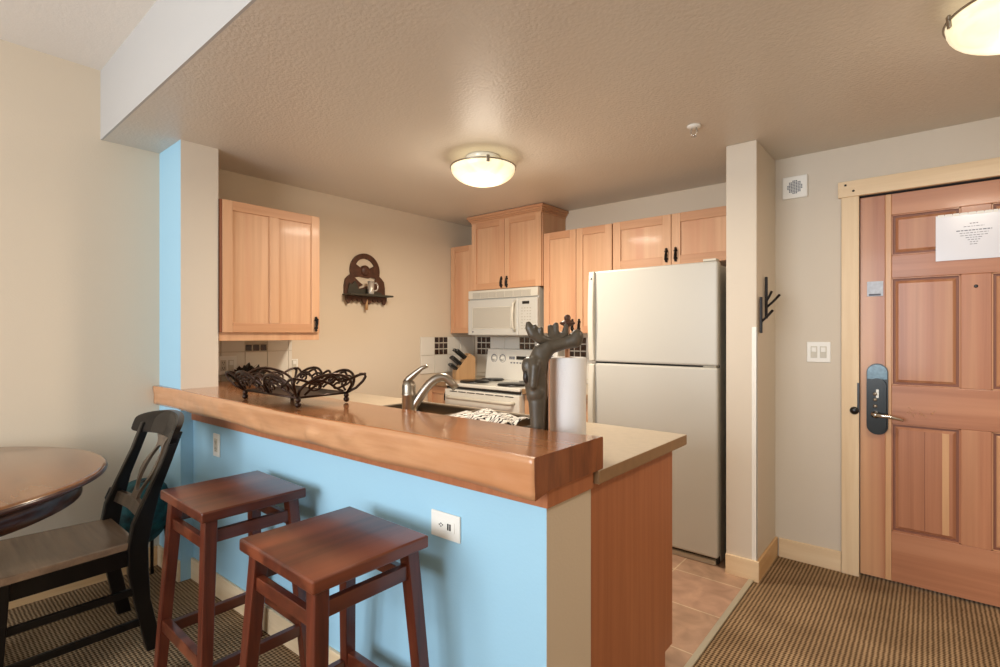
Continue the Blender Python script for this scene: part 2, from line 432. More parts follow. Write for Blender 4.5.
# right-hand side wall and the wall of windows behind the camera
struct(MB().box(RX, RY, 0, RX + T, YD + .3, ZH).build('wall_right', M['wall']))
struct(MB().box(WA - T, RY - T, 0, RX + T, RY, .62).box(WA - T, RY - T, 2.62, RX + T, RY, ZH + .1).box(WA - T, RY - T, .62, -3.05, RY, 2.62).box(.45, RY - T, .62, RX + T, RY, 2.62).build('wall_rear', M['wall']))
wf = MB()
for x in (-3.05, -1.9, -.75, .40): wf.box(x, RY - .09, .62, x + .05, RY - .02, 2.62)
wf.box(-3.05, RY - .09, .62, .45, RY - .02, .68).box(-3.05, RY - .09, 2.56, .45, RY - .02, 2.62)
struct(wf.build('window_1', M['pine'], bevel=.004))
# ceilings: low over kitchen and hall, high over the living area, with the white drop between
struct(MB().box(WK, YS + .01, ZL, RX + T, YB + T, ZL + .1).build('ceiling', M['ceil']))
struct(MB().box(WA, YS, ZL, RX + T, YS + .01, ZH).box(WA, YS + .01, ZL + .1, RX + T, YS + .1, ZH).build('wall_soffit', M['soffit']))
struct(MB().box(WA, RY, ZH, RX + T, YS + .1, ZH + .1).build('ceiling', M['ceil_hi']))
# column between dining wall and kitchen: blue towards the room, beige on its side
col = MB().box(WA, 1.0, ZC, -3.075, 1.19, ZL).box(WA, 1.0, 0, -3.075, 1.19, ZC, 1).box(WK, 1.02, 0, WA, 1.19, ZL)
for f in col.bm.faces:
    if f.calc_center_median().y < 1.001: f.material_index = 1
struct(col.build('wall_column', [M['wall_grey'], M['blue']]))


# half wall under the bar
def yw(x): return 1.062 + (x + 3.075) * .032


TH = .235
A0, A1 = (-3.075, yw(-3.075)), (XE, yw(XE))
hw = MB().hexa(((A0[0], A0[1], 0), (A1[0], A1[1], 0), (A1[0], A1[1] + TH, 0), (A0[0], A0[1] + TH, 0)),
               ((A0[0], A0[1], .862), (A1[0], A1[1], .862), (A1[0], A1[1] + TH, .862), (A0[0], A0[1] + TH, .862)))
hw.bm.normal_update()
for f in hw.bm.faces:
    if f.calc_center_median().y < yw(-1.9) + .03 and abs(f.calc_center_median().z - .43) < .1 and abs(f.normal.x) < .5: f.material_index = 1
struct(hw.build('wall_half', [M['wall'], M['blue']]))
# wooden cap strip under the slab
k = .010
struct(MB().hexa(((A0[0], A0[1] - k, .862), (A1[0] + k, A1[1] - k, .862), (A1[0] + k, A1[1] + TH, .862), (A0[0], A0[1] + TH, .862)),
                 ((A0[0], A0[1] - k, ZC), (A1[0] + k, A1[1] - k, ZC), (A1[0] + k, A1[1] + TH, ZC), (A0[0], A0[1] + TH, ZC))).build('trim_2', M['panel'], bevel=.002))
# baseboards
bh = .112
def bboard(name, pts, mt):
    (xa, ya), (xb, yb), (nx, ny) = pts
    t = .014
    q = [(xa, ya), (xb, yb), (xb + nx * t, yb + ny * t), (xa + nx * t, ya + ny * t)]
    struct(MB().hexa([(x, y, 0) for x, y in q], [(x, y, bh) for x, y in q]).build(name, M[mt], bevel=.003))
bboard('baseboard_left', ((WA, RY), (WA, .985), (1, 0)), 'pine_y')
bboard('baseboard_column', ((WA, 1.0), (-3.075, 1.0), (0, -1)), 'pine_x')
bboard('baseboard_half_wall', (A0, A1, (0, -1)), 'pine_x')
bboard('baseboard_wing', ((-.868, 2.986), (-.698, 2.986), (0, -1)), 'pine_x')
bboard('baseboard_wing_side', ((-.712, 2.986), (-.712, YD), (1, 0)), 'pine_y')
bboard('baseboard_entry', ((-.691, YD), (DX0 - .085, YD), (0, -1)), 'pine_x')
# corner guard on the wing wall
struct(MB().box(-.735, 2.983, .112, -.709, 2.986, 1.365).box(-.712, 2.983, .112, -.709, 3.0, 1.365).build('trim_3', M['white']))
# door casing: side leg + wider header board with nail holes
struct(MB().box(DX0 - .083, YD - .02, 0, DX0 - .002, YD, 2.083).build('trim_4', M['pine'], bevel=.003))
struct(MB().box(DX1 + .002, YD - .02, 0, DX1 + .083, YD, 2.083).build('trim_4', M['pine'], bevel=.003))
struct(MB().box(DX0 - .098, YD - .026, 2.083, DX1 + .1, YD, 2.17).build('trim_5', M['pine_x'], bevel=.003))
nh = MB()
for x, z in ((-.358, 2.148), (-.322, 2.112)): nh.lathe([(0, 0), (.006, 0), (.006, .002), (0, .002)], (x, YD - .0255, z), 12, '-y')
struct(nh.build('trim_6', M['black']))


# ------------------------------------------------------------------ entry door
def entry_door():
    r = bpy.data.objects.new('door_1', None); C.objects.link(r); r.location = (DX0, YD + .012, 0); struct(r)
    y0 = YD + .012; y1 = y0 + .042
    X = [DX0, DX0 + .137, DX0 + .412, DX0 + .524, DX0 + .799, DX1]
    Z = [.012, .277, .852, 1.055, 1.625, 1.745, 1.962, 2.074]
    m = MB()
    m.box(X[0], y0, Z[0], X[1] - .026, y1, Z[7]).box(X[1] - .026, y0, Z[0], X[1], y1, Z[7], 2).box(X[4], y0, Z[0], X[5], y1, Z[7])
    for a, b in ((1, 2), (3, 4), (5, 6)): m.box(X[2], y0, Z[a], X[3], y1, Z[b])
    for a, b in ((0, 1), (2, 3), (4, 5), (6, 7)): m.box(X[1], y0, Z[a], X[4], y1, Z[b], 1)
    m.build('door_slab', [M['door'], M['door_x'], M['door_light']], r, bevel=.0025)
    for xa, xb in ((X[1], X[2]), (X[3], X[4])):
        for za, zb in ((Z[1], Z[2]), (Z[3], Z[4]), (Z[5], Z[6])):
            p = MB(); g = .006; e = .03; yb = y0 + .016
            p.box(xa, yb, za, xb, y1 - .004, zb, 1)
            # moulding lip
            for (a, b, c, d) in ((xa, za, xb, za + g), (xa, zb - g, xb, zb), (xa, za, xa + g, zb), (xb - g, za, xb, zb)):
                p.box(a, y0 + .004, b, c, yb, d, 0)
            # raised field
            o1 = [(xa + .016, yb - .001, za + .016), (xb - .016, yb - .001, za + .016), (xb - .016, yb - .001, zb - .016), (xa + .016, yb - .001, zb - .016)]
            i1 = [(xa + e, y0 + .005, za + e), (xb - e, y0 + .005, za + e), (xb - e, y0 + .005, zb - e), (xa + e, y0 + .005, zb - e)]
            p.hexa(o1, i1, 0)
            if za == Z[1] and xa == X[1]:
                p.box(xa + .205, y0 + .0042, za + e, xa + .232, y0 + .006, zb - e, 2)
                p.box(xa + .135, y0 + .0046, za + e, xa + .138, y0 + .006, zb - e, 1)
            p.build('door_panel', [M['door'], M['groove'], M['door_light']], r, bevel=.001, seg=1)
    sm_ = MB(); random.seed(21)
    for i in range(16):
        x = X[1] + .06 + .13 * random.random(); z = .905 + .035 * random.random()
        sm_.tube([(x, y0 - .0003, z), (x + random.uniform(-.012, .012), y0 - .0003, z + random.uniform(-.02, .012))], .0012, 4)
    o_ = sm_.build('scratch_marks', M['door_light'], r); o_['kind'] = 'stuff'
    # lockset
    lx = DX0 + .077; zc = .975
    def oblong(w, za, zb, n=14):
        rr = w / 2
        return [(rr * cos(pi * i / n), zb - rr + rr * sin(pi * i / n)) for i in range(n + 1)] + [(rr * cos(pi + pi * i / n), za + rr + rr * sin(pi + pi * i / n)) for i in range(n + 1)]
    MX = lambda yy: Matrix.Translation((lx, yy, 0)) @ Matrix.Rotation(pi / 2, 4, 'X')
    lp = MB().poly([oblong(.094, .785, 1.168)], .012, MX(y0)).build('lock_plate', M['lockdark'], r, bevel=.003)
    MB().poly([[(.043 * cos(pi * i / 14), 1.119 + .043 * sin(pi * i / 14)) for i in range(15)] + [(-.043, 1.085), (.043, 1.085)]], .012, MX(y0 - .008)).build('lock_cap', M['lockblue'], lp, bevel=.003)
    MB().poly([oblong(.078, .797, 1.09)], .022, MX(y0 - .01)).build('lock_body', M['lockdark'], lp, bevel=.005, seg=3)
    kp = MB()
    for z in (1.005, .975, .94): kp.lathe([(0, 0), (.010, 0), (.009, .006), (0, .007)], (lx - .008, y0 - .03, z), 14, '-y')
    kp.box(lx - .004, y0 - .034, .985, lx + .008, y0 - .03, 1.03)
    kp.build('lock_cylinder', M['steel'], lp)
    lv = MB().lathe([(0, 0), (.021, 0), (.02, .02), (.012, .03), (.011, .05), (0, .052)], (lx - .005, y0 - .03, .897), 20, '-y')
    lv.tube([(lx - .005, y0 - .07, .897), (lx + .03, y0 - .074, .896), (lx + .075, y0 - .07, .889), (lx + .112, y0 - .062, .880)], [.011, .010, .009, .008], 10)
    lv.build('lever', M['chrome'], lp)
    MB().lathe([(0, 0), (.008, 0), (.008, .003), (.004, .004), (0, .004)], (DX0 + .468, y0, 1.563), 16, '-y').build('peephole', M['black'], r)
    MB().box(DX0 - .010, YD - .0225, .90, DX0 - .001, y0, 1.06).build('strike_strip', M['black'], r)
    return r


entry_door()
# door jamb / dark recess behind the slab
struct(MB().box(DX0 - .02, YD, 0, DX0 - .004, YD + .12, 2.095).box(DX1 + .004, YD, 0, DX1 + .02, YD + .12, 2.095).box(DX0 - .02, YD, 2.079, DX1 + .02, YD + .12, 2.095).build('trim_7', M['seal']))
tag(MB().lathe([(0, 0), (.021, 0), (.021, .006), (.017, .012), (0, .013)], (-.318, YD - .02, .908), 20, '-y').build('door_bumper', M['black']), 'round black disc on the pine door casing left of the lever', 'door bumper')

# notice taped on the door (landscape page in a plastic sleeve) and the small sticker
yp = YD + .009
nt_ = thing('notice_sheet', 'white printed notice in a clear sleeve taped on the entry door', 'notice', (.165, yp, 1.82))
MB().box(.022, yp - .002, 1.697, .308, yp, 1.926).build('sheet', M['paper'], nt_)
tx = MB(); random.seed(3)
for zz, w, h in ((1.872, .03, .004), (1.858, .075, .003), (1.838, .13, .005), (1.826, .105, .003), (1.814, .10, .003), (1.803, .06, .003), (1.792, .045, .003), (1.781, .03, .003), (1.770, .03, .003)):
    x = .165 - w / 2
    while x < .165 + w / 2:
        l = random.uniform(.005, .014); tx.box(x, yp - .0026, zz, min(x + l, .165 + w / 2), yp - .002, zz + h); x += l + .0035
tx.build('printed_text', M['ink_pale'], nt_)
tp = MB(); x = .03
while x < .30:
    l = random.uniform(.012, .03); tp.box(x, yp - .004, 1.918 + random.uniform(-.002, .002), x + l, yp - .002, 1.930); x += l + .003
tp.build('tape_edge', M['white'], nt_)
st = thing('door_sticker', 'small silvery square sticker on the door high above the lock', 'sticker', (DX0 + .067, yp, 1.57))
MB().box(DX0 + .032, yp - .0015, 1.532, DX0 + .102, yp, 1.612).build('sticker_face', M['silver'], st)
MB().box(DX0 + .040, yp - .0025, 1.535, DX0 + .092, yp - .0015, 1.545).build('dark_strip', M['ink'], st)

# wall chime/vent, switches on the entry wall
v = thing('wall_chime', 'small square white grille mounted high on the entry wall', 'wall grille', (-.606, YD, 2.19))
MB().box(-.671, YD - .018, 2.122, -.541, YD, 2.252).build('cover', M['white'], v, bevel=.006)
g = MB()
for i in range(9):
    for j in range(9):
        x = -.606 + (i - 4) * .0088; z = 2.187 + (j - 4) * .0088
        if (x + .606) ** 2 + (z - 2.187) ** 2 < .039 ** 2: g.box(x - .003, YD - .0195, z - .003, x + .003, YD - .018, z + .003)
g.build('grille_holes', M['ink'], v)


def wall_plate(name, label, cx, y, z, w, h, kinds, parent_rot=0):
    """plate on a wall facing -Y at (cx, y, z); rotated about z for other walls"""
    r = thing(name, label, 'outlet' if 'outlet' in name else 'light switch', (cx, y, z), parent_rot)
    MB().box(-w / 2, -.007, -h / 2, w / 2, 0, h / 2).build('cover_plate', M['white'], r, bevel=.003, world=False)
    n = len(kinds)
    for i, kd in enumerate(kinds):
        x = (i - (n - 1) / 2) * .046
        if kd == 's':
            MB().box(x - .016, -.010, -.033, x + .016, -.006, .033).build('rocker_frame', M['almond_trim'], r, bevel=.001, world=False)
            MB().box(x - .012, -.014, .0, x + .012, -.009, .027).build('rocker', M['white'], r, bevel=.002, world=False)
        if kd == 'o':
            MB().box(x - .017, -.009, -.034, x + .017, -.006, .034).build('receptacle', M['almond_trim'], r, bevel=.002, world=False)
            q = MB()
            for zz in (.017, -.017):
                q.box(x - .008, -.0098, zz - .004, x - .005, -.009, zz + .006).box(x + .005, -.0098, zz - .004, x + .008, -.009, zz + .006).box(x - .002, -.0098, zz - .012, x + .002, -.009, zz - .008)
            q.build('slots', M['black'], r, world=False)
        if kd == 'h':   # horizontal outlet with two usb slots
            MB().box(-.034, -.009, -.017, .042, -.006, .017).build('receptacle', M['white'], r, bevel=.002, world=False)
            q = MB().box(-.018, -.0098, -.004, -.013, -.009, -.001).box(-.018, -.0098, .005, -.012, -.009, .008).box(-.010, -.0098, .001, -.006, -.009, .005)
            q.box(-.024, -.0098, .000, -.020, -.009, .004)
            q.box(.012, -.0098, -.009, .018, -.009, .011).box(.021, -.0098, -.009, .027, -.009, .011)
            q.build('slots', M['black'], r, world=False)
    return r


wall_plate('light_switch', 'double white rocker switch plate on the wall left of the door', -.488, YD, 1.224, .117, .117, 'ss')
ang = math.atan(.032)
xo = -1.163
wall_plate('power_outlet', 'white power outlet with two slots turned sideways on the blue half wall near its end', xo, yw(xo), .727, .125, .082, 'h', ang)
xo = -2.78
wall_plate('power_outlet', 'white outlet plate on the blue half wall beyond the far stool', xo, yw(xo), .762, .072, .116, 'o', ang)
wall_plate('power_outlet', 'wide outlet and switch plate under the left wall cabinet', WK + .012, 1.377, 1.128, .117, .117, 'os', pi / 2)
wall_plate('light_switch', 'small switch plate on the kitchen wall right of the white tile', WK + .0005, 1.83, 1.112, .06, .075, 's', pi / 2)

# coat hooks on the wing wall
for i, (y, za, zb, br, lab) in enumerate(((3.02, 1.333, 1.527, [(1.393, 1.455, .052, .02)], 'black iron twig coat hook, lower and nearer on the wing wall'),
                                          (3.135, 1.413, 1.645, [(1.475, 1.545, .060, .03), (1.51, 1.565, .022, .02)], 'black iron twig coat hook, higher and deeper on the wing wall'))):
    h = thing('coat_hook', lab, 'coat hook', (-.712, y, za), group=None)
    b = MB().bar((-.698, y, za), (-.698, y, zb), .016, .014)
    b.build('back_bar', M['iron'], h, bevel=.003)
    for (z0, z1, ox, oy) in br:
        MB().tube([(-.697, y, z0), (-.697 + ox * .5, y + oy * .4, (z0 + z1) / 2 - .004), (-.697 + ox, y + oy, z1)], [.006, .0065, .007], 8).build('hook', M['iron'], h)


# ------------------------------------------------------------------ ceiling lights, sprinkler
def ceiling_light(label, x, y, power):
    r = thing('ceiling_light', label, 'ceiling light', (x, y, ZL), group=None)
    zr = ZL - .072; R = .188
    MB().lathe([(.001, 0), (.10, 0), (.105, -.01), (.07, -.05), (.001, -.052)], (0, 0, 0), 40).build('canopy', M['whitemetal'], r, world=False)
    prof = [(R + .002, -.064), (R, -.072)]
    prof += [(R * cos(a), -.072 - .092 * sin(a)) for a in [i * pi / 2 / 12 for i in range(1, 12)]] + [(0, -.164)]
    prof2 = [(R - .006, -.064)]
    MB().lathe([(R - .008, -.066)] + prof, (0, 0, 0), 48).build('glass_shade', M['dome'], r, world=False)
    MB().tube([((R + .004) * cos(2 * pi * i / 48), (R + .004) * sin(2 * pi * i / 48), -.064) for i in range(48)], .004, 8, closed=True).build('rim', M['steel'], r, world=False)
    for k in range(3):
        a = radians(200 + 120 * k)
        MB().bar(((R + .006) * cos(a), (R + .006) * sin(a), -.05), ((R + .002) * cos(a), (R + .002) * sin(a), -.088), .018, .008, up=(cos(a), sin(a), 0)).build('clip', M['steel'], r, bevel=.002, world=False)
    l = bpy.data.lights.new('lamp_bulb', 'AREA'); l.shape = 'DISK'; l.size = .30; l.energy = power; l.color = (1, .87, .71)
    p = bpy.data.objects.new('lamp_bulb', l); C.objects.link(p); p.location = (x, y, ZL - .17)
    point('lamp_glow', (x, y, ZL - .26), power * .18, (1, .87, .71), .12)
    return r


ceiling_light('flush alabaster dome light on the ceiling over the kitchen', -2.02, 2.25, 28)
ceiling_light('flush alabaster dome light on the ceiling before the entry door', .225, 2.188, 11)
sp = thing('fire_sprinkler', 'small white fire sprinkler head on the ceiling by the wing wall', 'sprinkler', (-.906, 2.59, ZL))
MB().lathe([(.001, 0), (.034, 0), (.034, -.004), (.022, -.012), (.001, -.012)], (0, 0, 0), 24).build('escutcheon', M['white'], sp, world=False)
MB().tube([(-.012, 0, -.012), (-.016, 0, -.03), (-.008, 0, -.048), (0, 0, -.05), (.008, 0, -.048), (.016, 0, -.03), (.012, 0, -.012)], .004, 8).build('frame', M['chrome'], sp, world=False)
MB().lathe([(.001, -.050), (.014, -.050), (.014, -.053), (.001, -.053)], (0, 0, 0), 16).build('deflector', M['chrome'], sp, world=False)


# ------------------------------------------------------------------ kitchen cabinets
def pull(parent, x, y, z):
    m = MB()
    m.ball((x, y - .010, z), .009, (1, .9, 2.2), 8)
    for s in (-1, 1):
        m.ball((x, y - .006, z + s * .026), .013, (1, .8, .8), 8)
        m.ball((x, y - .006, z + s * .041), .010, (.9, .8, .8), 8)
        m.tube([(x, y - .004, z + s * .041), (x + .004 * s, y - .02, z + s * .03), (x, y - .024, z)], .0045, 8)
    return m.build('handle', M['iron'], parent, world=False)


def shaker(parent, x0, x1, z0, z1, y=0, th=.02, st=.055, mid=False, hside=None, hz=.06, top=None):
    m = MB()
    tr = top or st
    m.box(x0, y, z0, x0 + st, y + th, z1, 0).box(x1 - st, y, z0, x1, y + th, z1, 0)
    m.box(x0 + st, y, z0, x1 - st, y + th, z0 + st, 1).box(x0 + st, y, z1 - tr, x1 - st, y + th, z1, 1)
    if mid: xm = (x0 + x1) / 2; m.box(xm - st / 2, y, z0 + st, xm + st / 2, y + th, z1 - tr, 0)
    m.box(x0 + st - .004, y + .011, z0 + st - .004, x1 - st + .004, y + th - .002, z1 - tr + .004, 0)
    d = m.build('door', [M['fir'], M['fir_x']], parent, bevel=.0018, world=False)
    if hside is not None:
        hx = x0 + st / 2 if hside < 0 else x1 - st / 2
        pull(d, hx, y, z0 + hz)
    return d


def wall_cabinet(label, loc, rz, w, d, h, doors, bottom=.0, name='wall_cabinet', st=.055, mid=False, group=None, body='fir', hz=.06):
    r = thing(name, label, 'cabinet', loc, rz, group)
    MB().box(0, .021, 0, w, d, h).build('body', M[body], r, bevel=.0015, world=False)
    for (x0, x1, hs) in doors: shaker(r, x0, x1, bottom, h - .003, st=st, mid=mid, hside=hs, hz=hz)
    return r


# left wall cabinet (on the dining-side wall), one wide door with two panels
wc = wall_cabinet('light-wood wall cabinet with one wide two-panel door beside the column', (-3.06, 1.195, 1.288), pi / 2, .62, .378, .806, [(.012, .612, 1)], bottom=.048, mid=True, hz=.055)
MB().box(.0, .004, .05, .011, .03, .803).build('gap_shade_strip', M['fir_dark'], wc, world=False)  # shaded gap between column and door, made as a dark strip
YU = 3.37
wall_cabinet('narrow light-wood wall cabinet in the corner left of the microwave', (-3.438, YU, 1.333), 0, .29, .328, .802, [(.004, .286, 1)], bottom=.0, st=.05)
# bridge cabinet above the microwave with crown moulding
bc = wall_cabinet('high light-wood cabinet with crown moulding above the microwave', (-3.143, 3.342, 1.712), 0, .766, .356, .600, [(.004, .381, 1), (.385, .762, -1)], hz=.055)
cr = MB()
x0, x1, y0, y1 = -3.143, -2.377, 3.345, YB - .002
for i, (oo, za, zb) in enumerate(((.004, 2.300, 2.318), (.012, 2.316, 2.330), (.022, 2.328, 2.346), (.032, 2.344, 2.366))):
    cr.box(x0 - oo, y0 - oo, za, x1 + oo, y1, zb)
cr.build('crown_moulding', M['fir_x'], bc, bevel=.004)
wall_cabinet('tall light-wood wall cabinet with two doors between microwave and refrigerator', (-2.375, YU, 1.333), 0, .606, .328, .800, [(.002, .301, 1), (.305, .604, -1)], hz=.06)
wall_cabinet('wide light-wood cabinet with two doors over the refrigerator', (-1.765, YU, 1.79), 0, .885, .328, .345, [(.003, .432, 1), (.436, .882, -1)], st=.06, hz=.068)


def base_cabinet(label, x0, x1, doors, y=3.085):
    r = thing('base_cabinet', label, 'cabinet', (x0, y, 0))
    w = x1 - x0
    MB().box(0, .021, .1, w, YB - y - .002, .872).box(.0, .08, .007, w, YB - y - .002, .1).build('body', M['fir'], r, bevel=.0015, world=False)
    for a, b, hs in doors:
        shaker(r, a, b, .11, .865, hside=hs, hz=.68)
    return r


base_cabinet('narrow light-wood base cabinet in the corner left of the range', WK + .002, -3.163, [(.004, .270, 1)])
base_cabinet('light-wood base cabinet between the range and the refrigerator', -2.352, -1.745, [(.003, .300, 1), (.304, .604, -1)])


def countertop(label, x0, y0, x1, y1):
    m = MB().box(x0, y0, .873, x1, y1, ZC)
    m.bm.normal_update()
    for f in m.bm.faces: f.material_index = 0 if f.normal.z > .5 else 1
    return tag(m.build('countertop', [M['laminate'], M['lam_edge']], bevel=.004), label, 'countertop')


countertop('short laminate countertop in the corner under the knife block', WK + .014, 3.055, -3.163, YB - .014)
countertop('laminate countertop right of the range behind the moose', -2.352, 3.055, -1.745, YB - .014)

# backsplash tiles
def backsplash(name, u0, u1, z0, z1, place, accents, t=.155):
    m = MB(); m2 = []
    gap = .004
    def bx(a, b, c, d, th, mi):
        p = place(a, c, 0); q = place(b, d, th)
        m.box(p[0], p[1], p[2], q[0], q[1], q[2], mi)
    bx(u0, u1, z0, z1, .006, 1)
    z = z0; row = 0
    while z < z1 - .01:
        zt = min(z + t, z1); u = u0; c = 0
        while u < u1 - .01:
            ut = min(u + t, u1)
            if (c, row) in accents:
                n = 3; s = t / n
                for i in range(n):
                    for j in range(n):
                        a, b = u + i * s, u + (i + 1) * s; e, f = z + j * s, z + (j + 1) * s
                        if b <= ut + .001 and f <= zt + .02: bx(a + .005, b - .005, e + .005, min(f, zt) - .005, .010, 2)
            else: bx(u + gap / 2, ut - gap / 2, z + gap / 2, zt - gap / 2, .010, 0)
            u = ut; c += 1
        z = zt; row += 1
    return struct(m.build(name, [M['tile_white'], M['grout'], M['mosaic']], bevel=.0012, seg=1))


backsplash('trim_8', 1.195, 1.815, ZC, 1.287, lambda u, z, d: (WK + d, u, z), {(2, 2)}, .148)
backsplash('trim_9', 3.0, 3.69, .970, 1.30, lambda u, z, d: (WK + d, u, z), {(1, 1)}, .165)
backsplash('trim_10', WK + .045, -1.76, .950, 1.30, lambda u, z, d: (u, YB - d, z), {(0, 1), (3, 1), (6, 1), (9, 1)}, .175)
backsplash('trim_11', WK + .045, -1.76, ZC, .949, lambda u, z, d: (u, YB - d, z), {}, .175)

# ------------------------------------------------------------------ microwave
mw = thing('microwave', 'almond over-the-range microwave beneath the crowned cabinet', 'microwave', (-3.166, 3.325, 1.318))
X0, X1, Y0, Z0, Z1 = -3.166, -2.404, 3.325, 1.313, 1.707
MB().box(X0, Y0 + .022, Z0, X1, YB - .014, Z1).build('body', M['almond'], mw, bevel=.004)
MB().box(X0, Y0 + .004, 1.634, X1, Y0 + .022, Z1).build('vent_panel', M['almond_trim'], mw, bevel=.003)
g = MB()
for i in range(7):
    a = X0 + .055 + i * .092
    g.box(a, Y0 + .001, 1.642, a + .086, Y0 + .005, 1.688)
vg = g.build('vent_grille', M['greywin'], mw)
xs = -2.60
d = MB().box(X0, Y0, Z0 + .004, xs, Y0 + .022, 1.622).build('door', M['almond'], mw, bevel=.004)
MB().box(X0 + .062, Y0 - .002, 1.378, xs - .075, Y0 + .001, 1.552).build('window', M['greywin'], d, bevel=.001)
fr = MB()
a, b, c, e = X0 + .055, xs - .068, 1.371, 1.559
for q in ((a, c, b, c + .006), (a, e - .006, b, e), (a, c, a + .006, e), (b - .006, c, b, e)): fr.box(q[0], Y0 - .003, q[1], q[2], Y0 + .001, q[3])
fr.build('window_frame', M['almond_trim'], d)
MB().tube([(xs - .03, Y0 + .002, 1.35), (xs - .03, Y0 - .03, 1.375), (xs - .03, Y0 - .04, 1.47), (xs - .03, Y0 - .03, 1.575), (xs - .03, Y0 + .002, 1.60)], .010, 10).build('handle', M['almond_trim'], d)
MB().lathe([(0, 0), (.008, 0), (.008, .0015), (0, .0015)], (X0 + .06, Y0, 1.345), 14, '-y').build('badge', M['ink'], d)
cp = MB().box(xs + .002, Y0 + .001, Z0 + .004, X1, Y0 + .022, 1.622).build('control_panel', M['almond'], mw, bevel=.003)
MB().box(xs + .045, Y0 - .001, 1.572, xs + .115, Y0 + .002, 1.595).build('display', M['black'], cp)
kb = MB()
for r_ in range(8):
    for c_ in range(4):
        if r_ in (2, 5) and c_ == 1: continue
        kb.box(xs + .035 + c_ * .028, Y0 - .001, 1.535 - r_ * .024, xs + .048 + c_ * .028, Y0 + .002, 1.543 - r_ * .024)
kb.build('buttons', M['greywin'], cp)

# ------------------------------------------------------------------ range
rg = thing('range', 'white electric range with backguard between the base cabinets', 'stove', (-3.155, 3.03, 0))
X0, X1, Y0 = -3.157, -2.358, 3.03
MB().box(X0 + .003, Y0 + .035, .02, X1 - .003, YB - .014, .885).build('body', M['whitemetal'], rg, bevel=.003)
MB().box(X0, Y0 + .006, .888, X1, 3.56, .916).build('cooktop', M['whitemetal'], rg, bevel=.008, seg=3)
MB().box(X0 + .004, Y0 + .02, .868, X1 - .004, Y0 + .036, .888).build('gap_strip', M['seal'], rg)
for (x, y, r_) in ((-2.97, 3.20, .115), (-2.55, 3.20, .115), (-2.97, 3.43, .09), (-2.55, 3.43, .09)):
    bm_ = MB().lathe([(.001, .916), (r_ + .012, .916), (r_ + .012, .926), (r_ + .003, .932), (.001, .934)], (x, y, 0), 36)
    bm_.build('burner', M['black'], rg)
d = MB().box(X0, Y0, .20, X1, Y0 + .035, .862).build('oven_door', M['whitemetal'], rg, bevel=.006, seg=3)
MB().box(X0 + .15, Y0 - .002, .36, X1 - .15, Y0 + .001, .62).build('oven_window', M['seal'], d, bevel=.002)
MB().tube([(X0 + .05, Y0 + .004, .80), (X0 + .06, Y0 - .035, .80), (X0 + .12, Y0 - .045, .80), (X1 - .12, Y0 - .045, .80), (X1 - .06, Y0 - .035, .80), (X1 - .05, Y0 + .004, .80)], .015, 10).build('handle', M['almond_trim'], d)
vs = MB()
for i in range(7): vs.box(X0 + .06 + i * .10, Y0 - .001, .843, X0 + .145 + i * .10, Y0 + .001, .850)
vs.build('vent_slots', M['seal'], d)
MB().box(X0, Y0 + .002, .05, X1, Y0 + .035, .192).build('drawer', M['whitemetal'], rg, bevel=.006)
bg = MB().hexa(((X0 + .004, 3.535, .914), (X1 - .004, 3.535, .914), (X1 - .004, YB - .014, .914), (X0 + .004, YB - .014, .914)),
               ((X0 + .012, 3.565, 1.19), (X1 - .012, 3.565, 1.19), (X1 - .012, YB - .014, 1.19), (X0 + .012, YB - .014, 1.19))).build('backguard', M['whitemetal'], rg, bevel=.008, seg=3)
for x in (-3.055, -2.955, -2.50, -2.42):
    MB().lathe([(0, 0), (.024, 0), (.022, .012), (.011, .016), (.009, .026), (0, .026)], (x, 3.560, 1.105), 20, '-y').build('knob', M['whitemetal'], bg)
    MB().tube([(x + .034 * cos(2 * pi * i / 24), 3.5545, 1.105 + .034 * sin(2 * pi * i / 24)) for i in range(24)], .003, 6, closed=True).build('dial_ring', M['ink'], bg)
MB().box(-2.795, 3.5515, 1.10, -2.69, 3.570, 1.130).build('clock_display', M['black'], bg)
bt = MB()
for i in range(3): bt.box(-2.875 + i * .022, 3.552, 1.10, -2.862 + i * .022, 3.57, 1.125)
bt.build('button_row', M['ink'], bg)
bt = MB()
for i in range(5): bt.box(-2.86 + i * .034, 3.549, 1.065, -2.842 + i * .034, 3.57, 1.076)
bt.build('button_row', M['ink'], bg)

